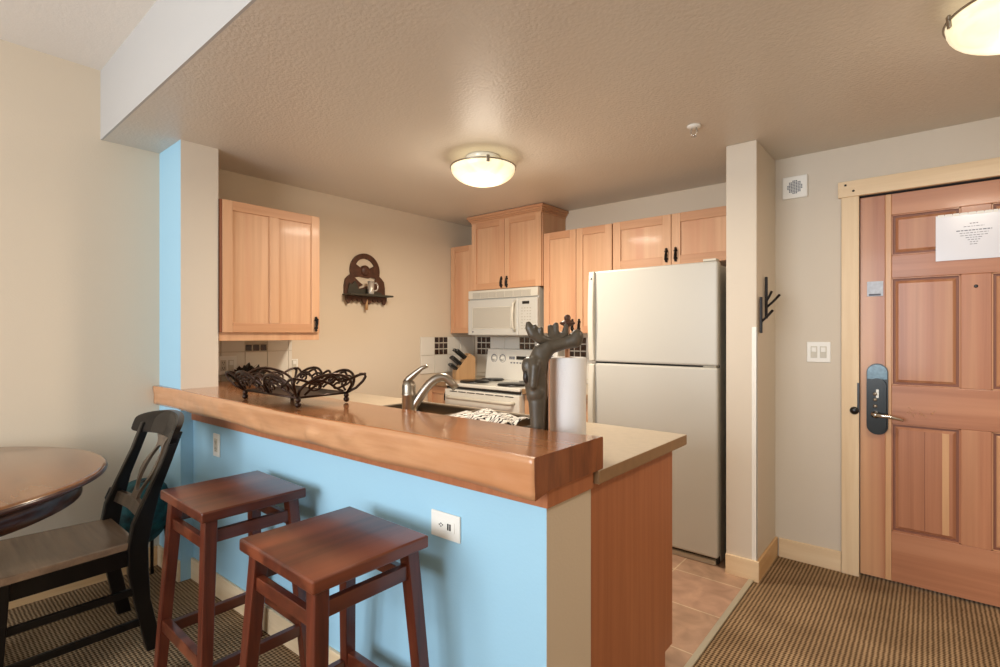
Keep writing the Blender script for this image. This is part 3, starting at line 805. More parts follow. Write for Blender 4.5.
# ------------------------------------------------------------------ refrigerator
fg = thing('refrigerator', 'tall almond refrigerator with the freezer on top beside the wing wall', 'refrigerator', (-1.32, 3.35, 0))
X0, X1, Y0 = -1.738, -.917, 2.997
MB().box(X0 + .006, Y0 + .075, .012, X1 - .006, 3.675, 1.725).build('body', M['almond'], fg, bevel=.006)
MB().box(X0 + .01, Y0 + .064, .10, X1 - .01, Y0 + .078, 1.72).build('door_gasket', M['seal'], fg)
dz = 1.141
fd = MB().box(X0, Y0, dz + .004, X1, Y0 + .064, 1.742).build('freezer_door', M['almond'], fg, bevel=.012, seg=3)
ld = MB().box(X0, Y0, .055, X1, Y0 + .064, dz - .006).build('refrigerator_door', M['almond'], fg, bevel=.012, seg=3)
def handle(par, z0, z1, flip):
    h = MB(); hx = X0 + .028
    zz = [z0 + (z1 - z0) * i / 14 for i in range(15)]
    for i in range(14):
        t0 = i / 14; t1 = (i + 1) / 14
        f = lambda t: .022 + .018 * sin(pi * (t if flip else t)) 
        h.hexa(((hx - .022, Y0 - f(t0), zz[i]), (hx + .016, Y0 - f(t0) * .85, zz[i]), (hx + .016, Y0 + .002, zz[i]), (hx - .022, Y0 + .002, zz[i])),
               ((hx - .022, Y0 - f(t1), zz[i + 1]), (hx + .016, Y0 - f(t1) * .85, zz[i + 1]), (hx + .016, Y0 + .002, zz[i + 1]), (hx - .022, Y0 + .002, zz[i + 1])))
    h.build('handle', M['almond_trim'], par, bevel=.006, weld=True)
handle(fd, 1.150, 1.738, True); handle(ld, .58, 1.13, False)
MB().lathe([(0, 0), (.007, 0), (.007, .002), (0, .002)], (X0 + .028, Y0 - .0245, 1.69), 14, '-y').build('badge', M['ink'], fd)
for z0, z1 in ((1.744, 1.758), (dz - .005, dz + .003)):
    MB().box(X1 - .085, Y0 + .012, z0, X1 - .012, Y0 + .07, z1).build('hinge', M['almond_trim'], fg, bevel=.003)
gr = MB().box(X0 + .006, Y0 + .045, .010, X1 - .006, Y0 + .07, .052).build('base_grille', M['seal'], fg, bevel=.003)
sl = MB().box(X0 + .006, Y0 + .02, .008, X1 - .02, Y0 + .045, .036)
sl.build('grille_trim', M['almond_trim'], gr, bevel=.004)

# ------------------------------------------------------------------ island: base cabinet, end panel, countertop with sink
SX0, SX1, SY0, SY1 = -2.36, -1.36, 1.56, 2.045
YI1 = 2.105
ic = thing('island_cabinet', 'island base cabinet with a reddish-brown veneered end panel behind the half wall', 'cabinet', (-2.1, 1.7, 0))
MB().box(-3.39, 1.40, .1, SX0 - .03, 1.985, .872).box(SX0 - .03, 1.40, .1, SX1 + .03, 1.985, .70).box(SX1 + .03, 1.40, .1, -.811, 1.985, .872).box(-3.39, 1.40, .007, -.811, 1.93, .1).build('body', M['fir'], ic)
MB().poly([[(1.372, .007), (1.94, .007), (1.94, .09), (2.012, .09), (2.012, .872), (1.372, .872)]], .02, Matrix(((0, 0, 1, -.81), (1, 0, 0, 0), (0, 1, 0, 0), (0, 0, 0, 1)))).build('end_panel', M['panel'], ic, bevel=.001)
fr = MB()
for i in range(4):
    a = -3.05 + i * .555
    fr.box(a, 1.985, .11, a + .55, 2.006, .862)
fr.build('door_fronts', M['fir'], ic, bevel=.002)

def island_top():
    r = MB()
    cx = [-3.395, SX0, SX1, -.765]; cy = [1.375, SY0, SY1, YI1]
    for i in range(3):
        for j in range(3):
            if (i, j) == (1, 1): continue
            r.box(cx[i], cy[j], .873, cx[i + 1], cy[j + 1], ZC)
    bmesh.ops.remove_doubles(r.bm, verts=r.bm.verts, dist=1e-5)
    # remove internal faces
    r.bm.faces.ensure_lookup_table()
    seen = {}
    for f in list(r.bm.faces):
        key = tuple(sorted(v.index for v in f.verts))
        seen.setdefault(key, []).append(f)
    r.bm.normal_update()
    dele = [f for l in seen.values() if len(l) > 1 for f in l]
    bmesh.ops.delete(r.bm, geom=dele, context='FACES')
    r.bm.normal_update()
    for f in r.bm.faces: f.material_index = 0 if abs(f.normal.z) > .5 else 1
    o = r.build('countertop', [M['laminate'], M['lam_edge']], bevel=.003)
    tag(o, 'beige laminate island countertop with a sink, just behind the bar slab', 'countertop')
island_top()
sk = thing('sink', 'double-bowl stainless sink set in the island countertop', 'sink', (-1.8, 1.79, ZC))
rim = MB(); t = .02
for q in ((SX0 - t, SY0 - t, SX1 + t, SY0 + .012), (SX0 - t, SY1 - .012, SX1 + t, SY1 + t), (SX0 - t, SY0, SX0 + .012, SY1), (SX1 - .012, SY0, SX1 + t, SY1)):
    rim.box(q[0], q[1], ZC + .0005, q[2], q[3], ZC + .006)
rim.box(-1.885, SY0, ZC - .02, -1.84, SY1, ZC + .004)
rim.build('rim', M['sinksteel'], sk, bevel=.003)
for a, b in ((SX0 + .004, -1.872), (-1.853, SX1 - .004)):
    m = MB(); q = .005; zb = ZC - .185
    m.box(a, SY0 + .004, zb, b, SY1 - .004, zb + q)
    m.box(a, SY0 + .004, zb, a + q, SY1 - .004, ZC).box(b - q, SY0 + .004, zb, b, SY1 - .004, ZC)
    m.box(a, SY0 + .004, zb, b, SY0 + .004 + q, ZC).box(a, SY1 - .004 - q, zb, b, SY1 - .004, ZC)
    bw = m.build('basin', M['sinksteel'], sk, bevel=.002)
    MB().lathe([(.001, zb + q), (.045, zb + q), (.043, zb + q + .004), (.001, zb + q + .002)], ((a + b) / 2, 1.79, 0), 24).build('drain', M['steel'], bw)

# faucet
fx, fy = -1.765, 1.475
fc = thing('faucet', 'brushed steel single-lever kitchen faucet behind the bar slab', 'faucet', (fx, fy, ZC))
MB().lathe([(.001, 0), (.032, 0), (.032, .008), (.031, .014), (.030, .14), (.032, .143), (.032, .148), (.030, .151), (.030, .185), (.025, .202), (.012, .212), (.001, .213)], (fx, fy, ZC), 28).build('body', M['steel'], fc)
lev = [(-.012, 0, .195), (.0, .01, .214), (.035, .03, .244), (.06, .045, .264), (.085, .055, .272)]
dx, dy = .82, .57
L2 = [(fx + p * .9, fy + p * .5, ZC + z) for p, _, z in lev]
MB().tube(L2, [.018, .016, .012, .009, .007], 12).build('lever', M['steel'], fc)
sp_ = []
for i in range(14):
    t = i / 13
    p = .012 + t * .178
    z = .095 + .175 * sin(min(1, t * 1.18) * pi * .56) - (max(0, t - .84) * .20)
    sp_.append((fx + p * .72, fy + p * .70, ZC + z * .82))
sp_.append((sp_[-1][0] + .012, sp_[-1][1] + .012, sp_[-1][2] - .022))
MB().tube(sp_, [.021 - .004 * (i / 14) for i in range(13)] + [.017, .018], 14).build('spout', M['steel'], fc)

# dish towel
tw = MB(); nx, ny = 60, 36
G = [[None] * ny for _ in range(nx)]
random.seed(5)
ph = [(random.uniform(8, 34), random.uniform(8, 34), random.uniform(0, 6), random.uniform(.3, 1)) for _ in range(9)]
for i in range(nx):
    for j in range(ny):
        x = -1.70 + .37 * i / (nx - 1); y = 1.56 + .31 * j / (ny - 1)
        z = ZC + .018 + .018 * abs(sum(a * sin(k * x + l * y + p) for k, l, p, a in ph)) / 2.0
        z += .034 * (1 - ((x + 1.52) / .2) ** 2) * (1 - ((y - 1.72) / .17) ** 2)
        G[i][j] = tw.bm.verts.new((x + .012 * sin(14 * y), y + .012 * sin(15 * x + 1), max(z, ZC + .009)))
for i in range(nx - 1):
    for j in range(ny - 1): tw.bm.faces.new((G[i][j], G[i + 1][j], G[i + 1][j + 1], G[i][j + 1]))
to = tw.build('dish_towel', M['stripe'], smooth=True)
sm = to.modifiers.new('solid', 'SOLIDIFY'); sm.thickness = .004
tag(to, 'crumpled black-and-white striped dish towel over the sink', 'towel')

# ------------------------------------------------------------------ bar slab (live edge)
def bar_slab():
    m = MB(); n = 150
    xl, xr = WA + .003, -.768
    rows = []; K = 7
    from mathutils import noise
    for i in range(n + 1):
        t = i / n; x = xl + (xr - xl) * t
        yf = .966 + .080 * t
        wob = .010 * sin(7.3 * t + 1.0) + .006 * sin(17 * t + .5)
        if t < .12: wob *= t / .12
        zt = 1.030 - .018 * t + .0015 * sin(9 * t); zb = .916
        yr = 1.370 + .008 * sin(6 * t + 2) * (1 if t > .3 else t / .3) - .012 * t + .040 * max(0, (t - .90) / .10) ** 2
        lower = .007 * max(0, sin(5.5 * t + .6)) + .004 * sin(23 * t)      # wavy lower live edge
        prof = []
        for j in range(K):
            u = j / (K - 1); z = (zb - .010 + lower + .018 * (1 - t)) * (1 - u) + zt * u
            d = .006 * noise.noise(Vector((x * 9, z * 22, 0))) + .003 * noise.noise(Vector((x * 30, z * 50, 3)))
            for tk, zk, rk, ak in ((.625, .955, .022, .016), (.70, .972, .020, .012), (.44, .96, .03, .008)):
                d -= ak * math.exp(-(((t - tk) * 2.64 / .045) ** 2 + ((z - zk) / rk) ** 2))
            y = yf + wob * (.5 + .5 * u) + .005 * (1 - u) ** 2 + (d if 0 < u < 1 else d * .4)
            prof.append((x, y, z))
        yt = prof[-1][1]
        back = yw(x) - .014 if x > -3.075 else yf + .03
        pts = prof + [(x, yt + .006, zt + .002), (x, yr - .004, zt + .002), (x, yr, zt - .003), (x, yr, zb), (x, max(back, prof[0][1] + .01), zb)]
        rows.append([m.bm.verts.new(p) for p in pts])
    L = len(rows[0])
    for a, b in zip(rows, rows[1:]):
        for k_ in range(L):
            f = m.bm.faces.new((a[k_], a[(k_ + 1) % L], b[(k_ + 1) % L], b[k_])); f.smooth = k_ < K - 1; f.material_index = 2 if k_ in (K - 1, K) else 0
    m.bm.faces.new(rows[0][::-1]); m.bm.faces.new(rows[-1]).material_index = 1
    o = m.build('bar_counter', [M['slab'], M['slab_end'], M['slab_top']])
    tag(o, 'thick varnished live-edge wooden bar slab on the blue half wall', 'bar counter')
bar_slab()


# ------------------------------------------------------------------ wrought-iron fruit basket
def basket():
    cx, cy = -2.215, 1.185; Z = 1.0245
    r = thing('fruit_basket', 'wrought-iron scroll basket on ball feet on the bar slab', 'basket', (cx, cy, Z), radians(3)); r.rotation_euler[1] = .0068
    hx, hy = .218, .118; zb = .042
    def build(m, name, mt='bronze', parent=r): return m.build(name, M[mt], parent, world=False)
    for sx in (-1, 1):
        for sy in (-1, 1):
            m = MB().ball((sx * hx, sy * hy, .013), .013, n=10).tube([(sx * hx, sy * hy, .02), (sx * hx, sy * hy, .03), (sx * hx, sy * hy, .044)], [.006, .012, .008], 10)
            build(m, 'foot')
    tr = MB().box(-hx, -hy, zb - .002, hx, hy, zb + .002); build(tr, 'tray', 'iron')
    rail = MB().tube([(-hx, -hy, zb), (hx, -hy, zb), (hx, hy, zb), (-hx, hy, zb)], .005, 8, closed=True); build(rail, 'base_rail')
    # side mapping: s in -1..1 along side, t 0..1 up and out
    def side(ax, sg):
        L = hx if ax == 'x' else hy; W = hy if ax == 'x' else hx
        def P(s, t):
            out = W + .06 * t ** .9; al = s * (L + .055 * t * abs(s))
            z = zb + .088 * t
            return (al, sg * out, z) if ax == 'x' else (sg * out, al, z)
        return P
    def spiral(P, s0, t0, rs, rt, a0, turns, sg, n=26):
        pts = []
        for i in range(n):
            u = i / (n - 1); a = a0 + sg * turns * 2 * pi * u; k = 1 - .78 * u
            pts.append(P(s0 + rs * k * cos(a), t0 + rt * k * sin(a)))
        return pts
    for ax, sg in (('x', -1), ('x', 1), ('y', -1), ('y', 1)):
        P = side(ax, sg); m = MB(); k = 1 if ax == 'x' else 1
        # wavy hoops: two arches on long sides, one on short sides
        arches = ((-1, 0), (0, 1)) if ax == 'x' else ((-1, 1),)
        for a, b in arches:
            pts = [P(a + (b - a) * i / 24, .08 + .98 * (sin(pi * i / 24) ** .55)) for i in range(25)]
            m.tube(pts, .0065, 8)
            c = (a + b) / 2; w = (b - a)
            pts = [P(a + w * (.12 + .76 * i / 20), .12 + .5 * sin(pi * i / 20) + .14 * sin(2 * pi * i / 20)) for i in range(21)]
            m.tube(pts, .0052, 8)
            m.tube(spiral(P, c - .20 * w, .50, .17 * w, .34, pi * .1, 1.25, 1), .005, 8)
            m.tube(spiral(P, c + .20 * w, .50, .17 * w, .34, pi * .9, 1.25, -1), .005, 8)
        m.tube([P(-1.02 + 2.04 * i / 40, .80 + .16 * cos(2 * pi * (-1.02 + 2.04 * i / 40) * (2 if ax == 'x' else 1))) for i in range(41)], .0058, 8)
        build(m, 'scroll_side')
    # corner horns joining the sides
    for sx in (-1, 1):
        for sy in (-1, 1):
            m = MB().tube([(sx * hx, sy * hy, zb), (sx * (hx + .03), sy * (hy + .03), zb + .022), (sx * (hx + .052), sy * (hy + .05), zb + .052), (sx * (hx + .06), sy * (hy + .058), zb + .072), (sx * (hx + .056), sy * (hy + .054), zb + .084), (sx * (hx + .040), sy * (hy + .040), zb + .082)], [.006, .006, .006, .0065, .007, .007], 8)
            build(m, 'corner_horn')
    return r
basket()

# ------------------------------------------------------------------ moose paper-towel holder + roll
mx, my = -.981, 1.538; rz = radians(40.03)
mh = thing('paper_towel_holder', 'dark moose-shaped paper towel holder standing behind the bar slab', 'paper towel holder', (mx, my, ZC), rz)
PX = .00355
ca, sa = cos(rz), sin(rz)
D0 = my * ca - mx * sa; L0 = mx * ca + my * sa
def U(px, py, v=0.0):
    d = D0 + v
    return Vector(((px - 500) / 512 * d - L0, v, 1.33 + (333.5 - py) / 512 * d - ZC))
MB().lathe([(.001, 0), (.082, 0), (.082, .010), (.075, .018), (.001, .018)], (-.025, -.02, 0), 40).build('base', M['moose'], mh, bevel=.002, world=False)
b = MB()
V = -.075
b.capsule(U(538, 444, V - .016), U(537, 402, V - .012), .020, .030); b.capsule(U(543, 444, V + .018), U(542, 402, V + .014), .018, .028)
b.ball(U(540, 446, V), .030, (1.15, 1.2, .5), 10)
b.capsule(U(537, 396, V), U(535, 374, V), .036, .042); b.capsule(U(535, 374, V), U(541, 352, V), .042, .030)
b.ball(U(527.5, 366, V), .026, (.8, 1, 1.2), 10); b.ball(U(536, 393, V - .02), .032, (1, .8, 1), 10)
b.capsule(U(541, 356, V), U(548, 347, V), .034, .028)
b.capsule(U(548, 347, V), U(566, 343, V), .026, .021); b.capsule(U(566, 343, V), U(575, 340, V), .021, .027)
b.ball(U(577, 337, V), .025, (.9, 1, 1.1), 10)
b.capsule(U(535, 362, V - .02), U(535, 367, V - .04), .022, .017); b.capsule(U(535, 366, V - .04), U(533, 386, V - .045), .016, .012)
o = b.build('moose_body', M['moose'], mh, smooth=True, world=False)
rm = o.modifiers.new('remesh', 'REMESH'); rm.mode = 'VOXEL'; rm.voxel_size = .004; rm.use_smooth_shade = True
sm = o.modifiers.new('smooth', 'SMOOTH'); sm.iterations = 5; sm.factor = .5
an = MB()
def chain(pts, rs):
    for (p, q, a, c) in zip(pts, pts[1:], rs, rs[1:]): an.capsule(p, q, a, c, 5)
chain([U(549, 341, V), U(540, 339, V - .01), U(533, 334, V - .012), U(529.5, 328, V - .012), U(528.5, 324, V - .01)], [.014, .017, .018, .015, .010])
chain([U(534, 334, V - .01), U(535, 326.5, V - .02)], [.012, .008]); chain([U(541, 338, V - .01), U(541, 329, V - .02)], [.012, .008])
chain([U(553, 341, V), U(560, 338, V + .01), U(565, 334, V + .012), U(566, 326, V + .012)], [.013, .015, .013, .008])
chain([U(551, 339, V + .005), U(550, 327, V + .02)], [.012, .009]); chain([U(556, 339, V + .01), U(556, 325, V + .02)], [.011, .010])
o = an.build('antlers', M['moose'], mh, smooth=True, world=False)
rm = o.modifiers.new('remesh', 'REMESH'); rm.mode = 'VOXEL'; rm.voxel_size = .0035; rm.use_smooth_shade = True
sm = o.modifiers.new('smooth', 'SMOOTH'); sm.iterations = 4
MB().ball(U(526, 377, V - .02), .014, (.75, .9, 1.6), 10).build('tail', M['moose_dark'], mh, world=False)
MB().box(U(548.0, 0, V).x, V - .015, .016, U(549.8, 0, V).x, V + .04, U(0, 352, V).z).build('back_post', M['copper'], mh, bevel=.002, world=False)
dw = MB().lathe([(.001, .016), (.0085, .016), (.0085, .442), (.001, .442)], (0, 0, 0), 20).build('dowel', M['copper'], mh, world=False)
MB().lathe([(.001, .440), (.012, .440), (.026, .448), (.028, .453), (.02, .458), (.011, .462), (.012, .472), (.008, .48), (.001, .482)], (0, 0, 0), 24).build('finial', M['shelf_wood'], dw, world=False)
rl = thing('paper_towel_roll', 'white roll of paper towels on the moose holder', 'paper towel roll', (mx, my, ZC + .019), rz)
MB().lathe([(.021, 0), (.064, 0), (.0655, .003), (.0655, .309), (.064, .312), (.021, .312), (.021, 0)], (0, 0, 0), 48).build('paper', M['towel'], rl, world=False)
MB().lathe([(.0185, .001), (.0208, .001), (.0208, .3115), (.0185, .3115), (.0185, .001)], (0, 0, 0), 32).build('core', M['card'], rl, world=False)

# ------------------------------------------------------------------ knife block
kb_ = thing('knife_block', 'slanted wooden knife block with black handles in the corner', 'knife block', (-3.262, 3.36, ZC), radians(-25))
Mx = Matrix(((0, 0, 1, -.05), (1, 0, 0, 0), (0, 1, 0, 0), (0, 0, 0, 1)))
MB().poly([[(-.085, 0), (.10, 0), (.10, .20), (.045, .235), (-.085, .075)]], .10, Mx).build('block', M['knife_wood'], kb_, bevel=.003, world=False)
nd = Vector((0, -.776, .63))
for i, (xx, t, l) in enumerate(((-.03, .75, .12), (.0, .72, .13), (.03, .76, .115), (-.03, .40, .10), (.0, .42, .105), (.03, .40, .10), (-.02, .12, .075), (.02, .12, .075))):
    p0 = Vector((xx, -.085 + .13 * t, .075 + .16 * t)); 
    MB().bar(p0 - nd * .004, p0 + nd * l, .026, .034, up=(1, 0, 0), w2=.027, d2=.040).build('knife_handle', M['black'], kb_, bevel=.004, world=False)

# ------------------------------------------------------------------ dark plant on the counter
pl = thing('potted_plant', 'dark spiky-leaved plant on the counter under the left wall cabinet', 'plant', (-3.29, 1.43, ZC))
MB().lathe([(.001, 0), (.042, 0), (.050, .11), (.052, .12), (.046, .12), (.043, .105), (.001, .105)], (0, 0, 0), 24).build('pot', M['pot'], pl, world=False)
lf = MB(); random.seed(9)
for i in range(150):
    a = random.uniform(0, 2 * pi); e = random.uniform(.1, 1.3); L_ = random.uniform(.05, .105); w = random.uniform(.014, .022)
    d_ = Vector((cos(a) * cos(e), sin(a) * cos(e), sin(e))); s_ = Vector((-sin(a), cos(a), 0)); p = Vector((cos(a) * .03 + random.uniform(-.03, .03), random.uniform(-.05, .09), random.uniform(.10, .15)))
    m_ = p + d_ * L_ * .55 + Vector((0, 0, .01)); t_ = p + d_ * L_
    t_.x = max(-.13, t_.x); m_.x = max(-.12, m_.x); p.x = max(-.1, p.x); t_.y = max(-.10, t_.y); m_.y = max(-.09, m_.y)
    vs_ = [lf.bm.verts.new(q) for q in (p, m_ + s_ * w, t_, m_ - s_ * w, m_ + Vector((0, 0, -.005)))]
    lf.bm.faces.new((vs_[0], vs_[1], vs_[4])); lf.bm.faces.new((vs_[1], vs_[2], vs_[4])); lf.bm.faces.new((vs_[2], vs_[3], vs_[4])); lf.bm.faces.new((vs_[3], vs_[0], vs_[4]))
o = lf.build('leaves', M['leaf'], pl, world=False); o['kind'] = 'stuff'

# ------------------------------------------------------------------ arched shelf with moose cut-out on the kitchen wall
sh = thing('wall_shelf', 'dark wooden arched moose cut-out shelf on the kitchen wall', 'shelf', (WK, 2.42, 1.60))
MS = lambda x: Matrix(((0, 0, 1, WK + x), (1, 0, 0, 2.42), (0, 1, 0, 1.60), (0, 0, 0, 1)))
def arc(r, a0, a1, n, c=(0, 0)): return [(c[0] + r * cos(a0 + (a1 - a0) * i / n), c[1] + r * sin(a0 + (a1 - a0) * i / n)) for i in range(n + 1)]
R = .138; czz = .225
outer = arc(R, -.25, pi + .25, 30, (0, czz)) + [(-.155, .175), (-.18, .15), (-.19, .10), (-.19, .03), (.19, .03), (.19, .10), (.18, .15), (.155, .175)]
fan = arc(.098, radians(28), radians(152), 14, (0, czz)) + arc(.045, radians(152), radians(28), 8, (0, czz))
win = [(-.10, .168), (-.05, .178), (.0, .172), (.03, .17), (.05, .178), (.10, .172), (.085, .13), (.07, .10), (.045, .085), (.03, .10), (.01, .105), (-.01, .095), (-.03, .088), (-.06, .082), (-.055, .098), (-.02, .112), (-.05, .13)]
MB().poly([outer, fan, win], .014, MS(.001)).build('back_board', M['shelf_wood'], sh, bevel=.002)
MB().poly([[(-.17, .03), (.15, .03), (.15, .06), (.02, .075), (-.0, .085), (-.03, .078), (-.07, .075), (-.075, .10), (-.10, .14), (-.13, .11), (-.15, .12)]], .008, MS(.016)).build('moose_silhouette', M['shelf_green'], sh, bevel=.001)
MB().ball((WK + .014, 2.42, 1.60 + czz), .04, (.35, 1, 1), 12).build('hub', M['shelf_wood'], sh)
MB().box(WK + .001, 2.42 - .20, 1.622, WK + .115, 2.42 + .20, 1.636).build('shelf_board', M['shelf_green'], sh, bevel=.003)
ap = MB()
sc = [(-.19, 0)]
for i in range(8):
    a = -.19 + i * .0475
    sc += [(a + .0475 * k_ / 8, -.018 - (.045 if i in (0, 3, 4, 7) else .026) * sin(pi * k_ / 8)) for k_ in range(9)]
sc += [(.19, 0)]
ap.poly([sc], .02, Matrix(((0, 0, 1, WK + .02), (1, 0, 0, 2.42), (0, 1, 0, 1.622), (0, 0, 0, 1)))).build('scalloped_apron', M['shelf_wood'], sh, bevel=.002)
MB().tube([(WK + .03, 2.42, 1.60), (WK + .03, 2.42, 1.515)], .012, 10).build('peg', M['knife_wood'], sh)
mg = thing('mug', 'small pale striped mug standing on the arched wall shelf', 'mug', (WK + .065, 2.435, 1.636))
MB().lathe([(.001, 0), (.023, 0), (.025, .004), (.025, .105), (.022, .105), (.021, .01), (.001, .008)], (0, 0, 0), 28).build('cup', M['mug'], mg, world=False)
MB().tube([(.015, .02, .09), (.018, .038, .093), (.02, .052, .075), (.02, .052, .05), (.018, .04, .032), (.015, .02, .03)], .005, 8).build('handle', M['mug'], mg, world=False)


# ------------------------------------------------------------------ bar stools
def stool(label, x, y, rz=0):
    r = thing('bar_stool', label, 'stool', (x, y, 0), rz, 'bar stools at the half wall')
    W_, D_, H_ = .405, .372, .735
    MB().box(-W_ / 2, -D_ / 2, H_ - .036, W_ / 2, D_ / 2, H_).build('seat', M['stool'], r, bevel=.006, seg=3, world=False)
    tx_, ty_ = W_ / 2 - .045, D_ / 2 - .04; fx_, fy_ = W_ / 2 + .012, D_ / 2 - .0
    def at(sx, sy, z):
        t = 1 - z / (H_ - .036)
        return Vector((sx * (tx_ + (fx_ - tx_) * t), sy * (ty_ + (fy_ - ty_) * t), z))
    for sx in (-1, 1):
        for sy in (-1, 1):
            a = at(sx, sy, H_ - .0365); b_ = at(sx, sy, 0)
            h = .019
            q = lambda p, k: [(p.x - k, p.y - k, p.z), (p.x + k, p.y - k, p.z), (p.x + k, p.y + k, p.z), (p.x - k, p.y + k, p.z)]
            MB().hexa(q(b_, .018), q(a, .021)).build('leg', M['stool_z'], r, bevel=.003, world=False)
    def rail(p, q_, h, w, nm): MB().bar(p, q_, w, h).build(nm, M['stool'], r, bevel=.002, world=False)
    for s in (-1, 1):
        rail(at(-1, s, .612), at(1, s, .612), .040, .022, 'apron'); rail(at(s, -1, .636), at(s, 1, .636), .042, .022, 'apron')
        rail(at(-1, s, .225), at(1, s, .225), .045, .026, 'stretcher'); rail(at(s, -1, .20), at(s, 1, .20), .04, .024, 'stretcher')
    return r


s1 = stool('reddish-brown wooden bar stool nearest the camera, below the sideways outlet', -1.334, .836)
s2 = dup(s1, (-2.043, .846, 0), 0, 'reddish-brown wooden bar stool farther along the bar, beside the black dining chair')

# ------------------------------------------------------------------ dining table
TX, TY, TZ = -2.708, -.105, .815
tb = thing('dining_table', 'round brown wooden dining table with a dark apron at the left', 'table', (TX, TY, 0))
MB().lathe([(.001, TZ - .03), (.665, TZ - .03), (.680, TZ - .024), (.686, TZ - .014), (.682, TZ - .005), (.674, TZ - .0005), (.672, TZ), (.001, TZ)], (0, 0, 0), 96).build('table_top', M['table'], tb, world=False)
MB().tube([(.680 * cos(2 * pi * i / 96), .680 * sin(2 * pi * i / 96), TZ - .016) for i in range(96)], .010, 8, closed=True).build('edge_band', M['table_edge'], tb, world=False)
MB().lathe([(.60, TZ - .115), (.61, TZ - .11), (.61, TZ - .03), (.58, TZ - .03), (.58, TZ - .115), (.60, TZ - .115)], (0, 0, 0), 80).build('apron', M['table_edge'], tb, world=False)
MB().lathe([(.001, TZ - .03), (.16, TZ - .03), (.16, TZ - .06), (.06, TZ - .10), (.05, .55), (.075, .42), (.085, .32), (.06, .2), (.07, .12), (.001, .12)], (0, 0, 0), 36).build('pedestal', M['table_edge'], tb, world=False)
for k_ in range(4):
    a = pi / 4 + k_ * pi / 2
    MB().tube([(.04 * cos(a), .04 * sin(a), .20), (.16 * cos(a), .16 * sin(a), .16), (.30 * cos(a), .30 * sin(a), .06), (.36 * cos(a), .36 * sin(a), .022)], [.035, .032, .026, .022], 10).build('foot', M['table_edge'], tb, world=False)


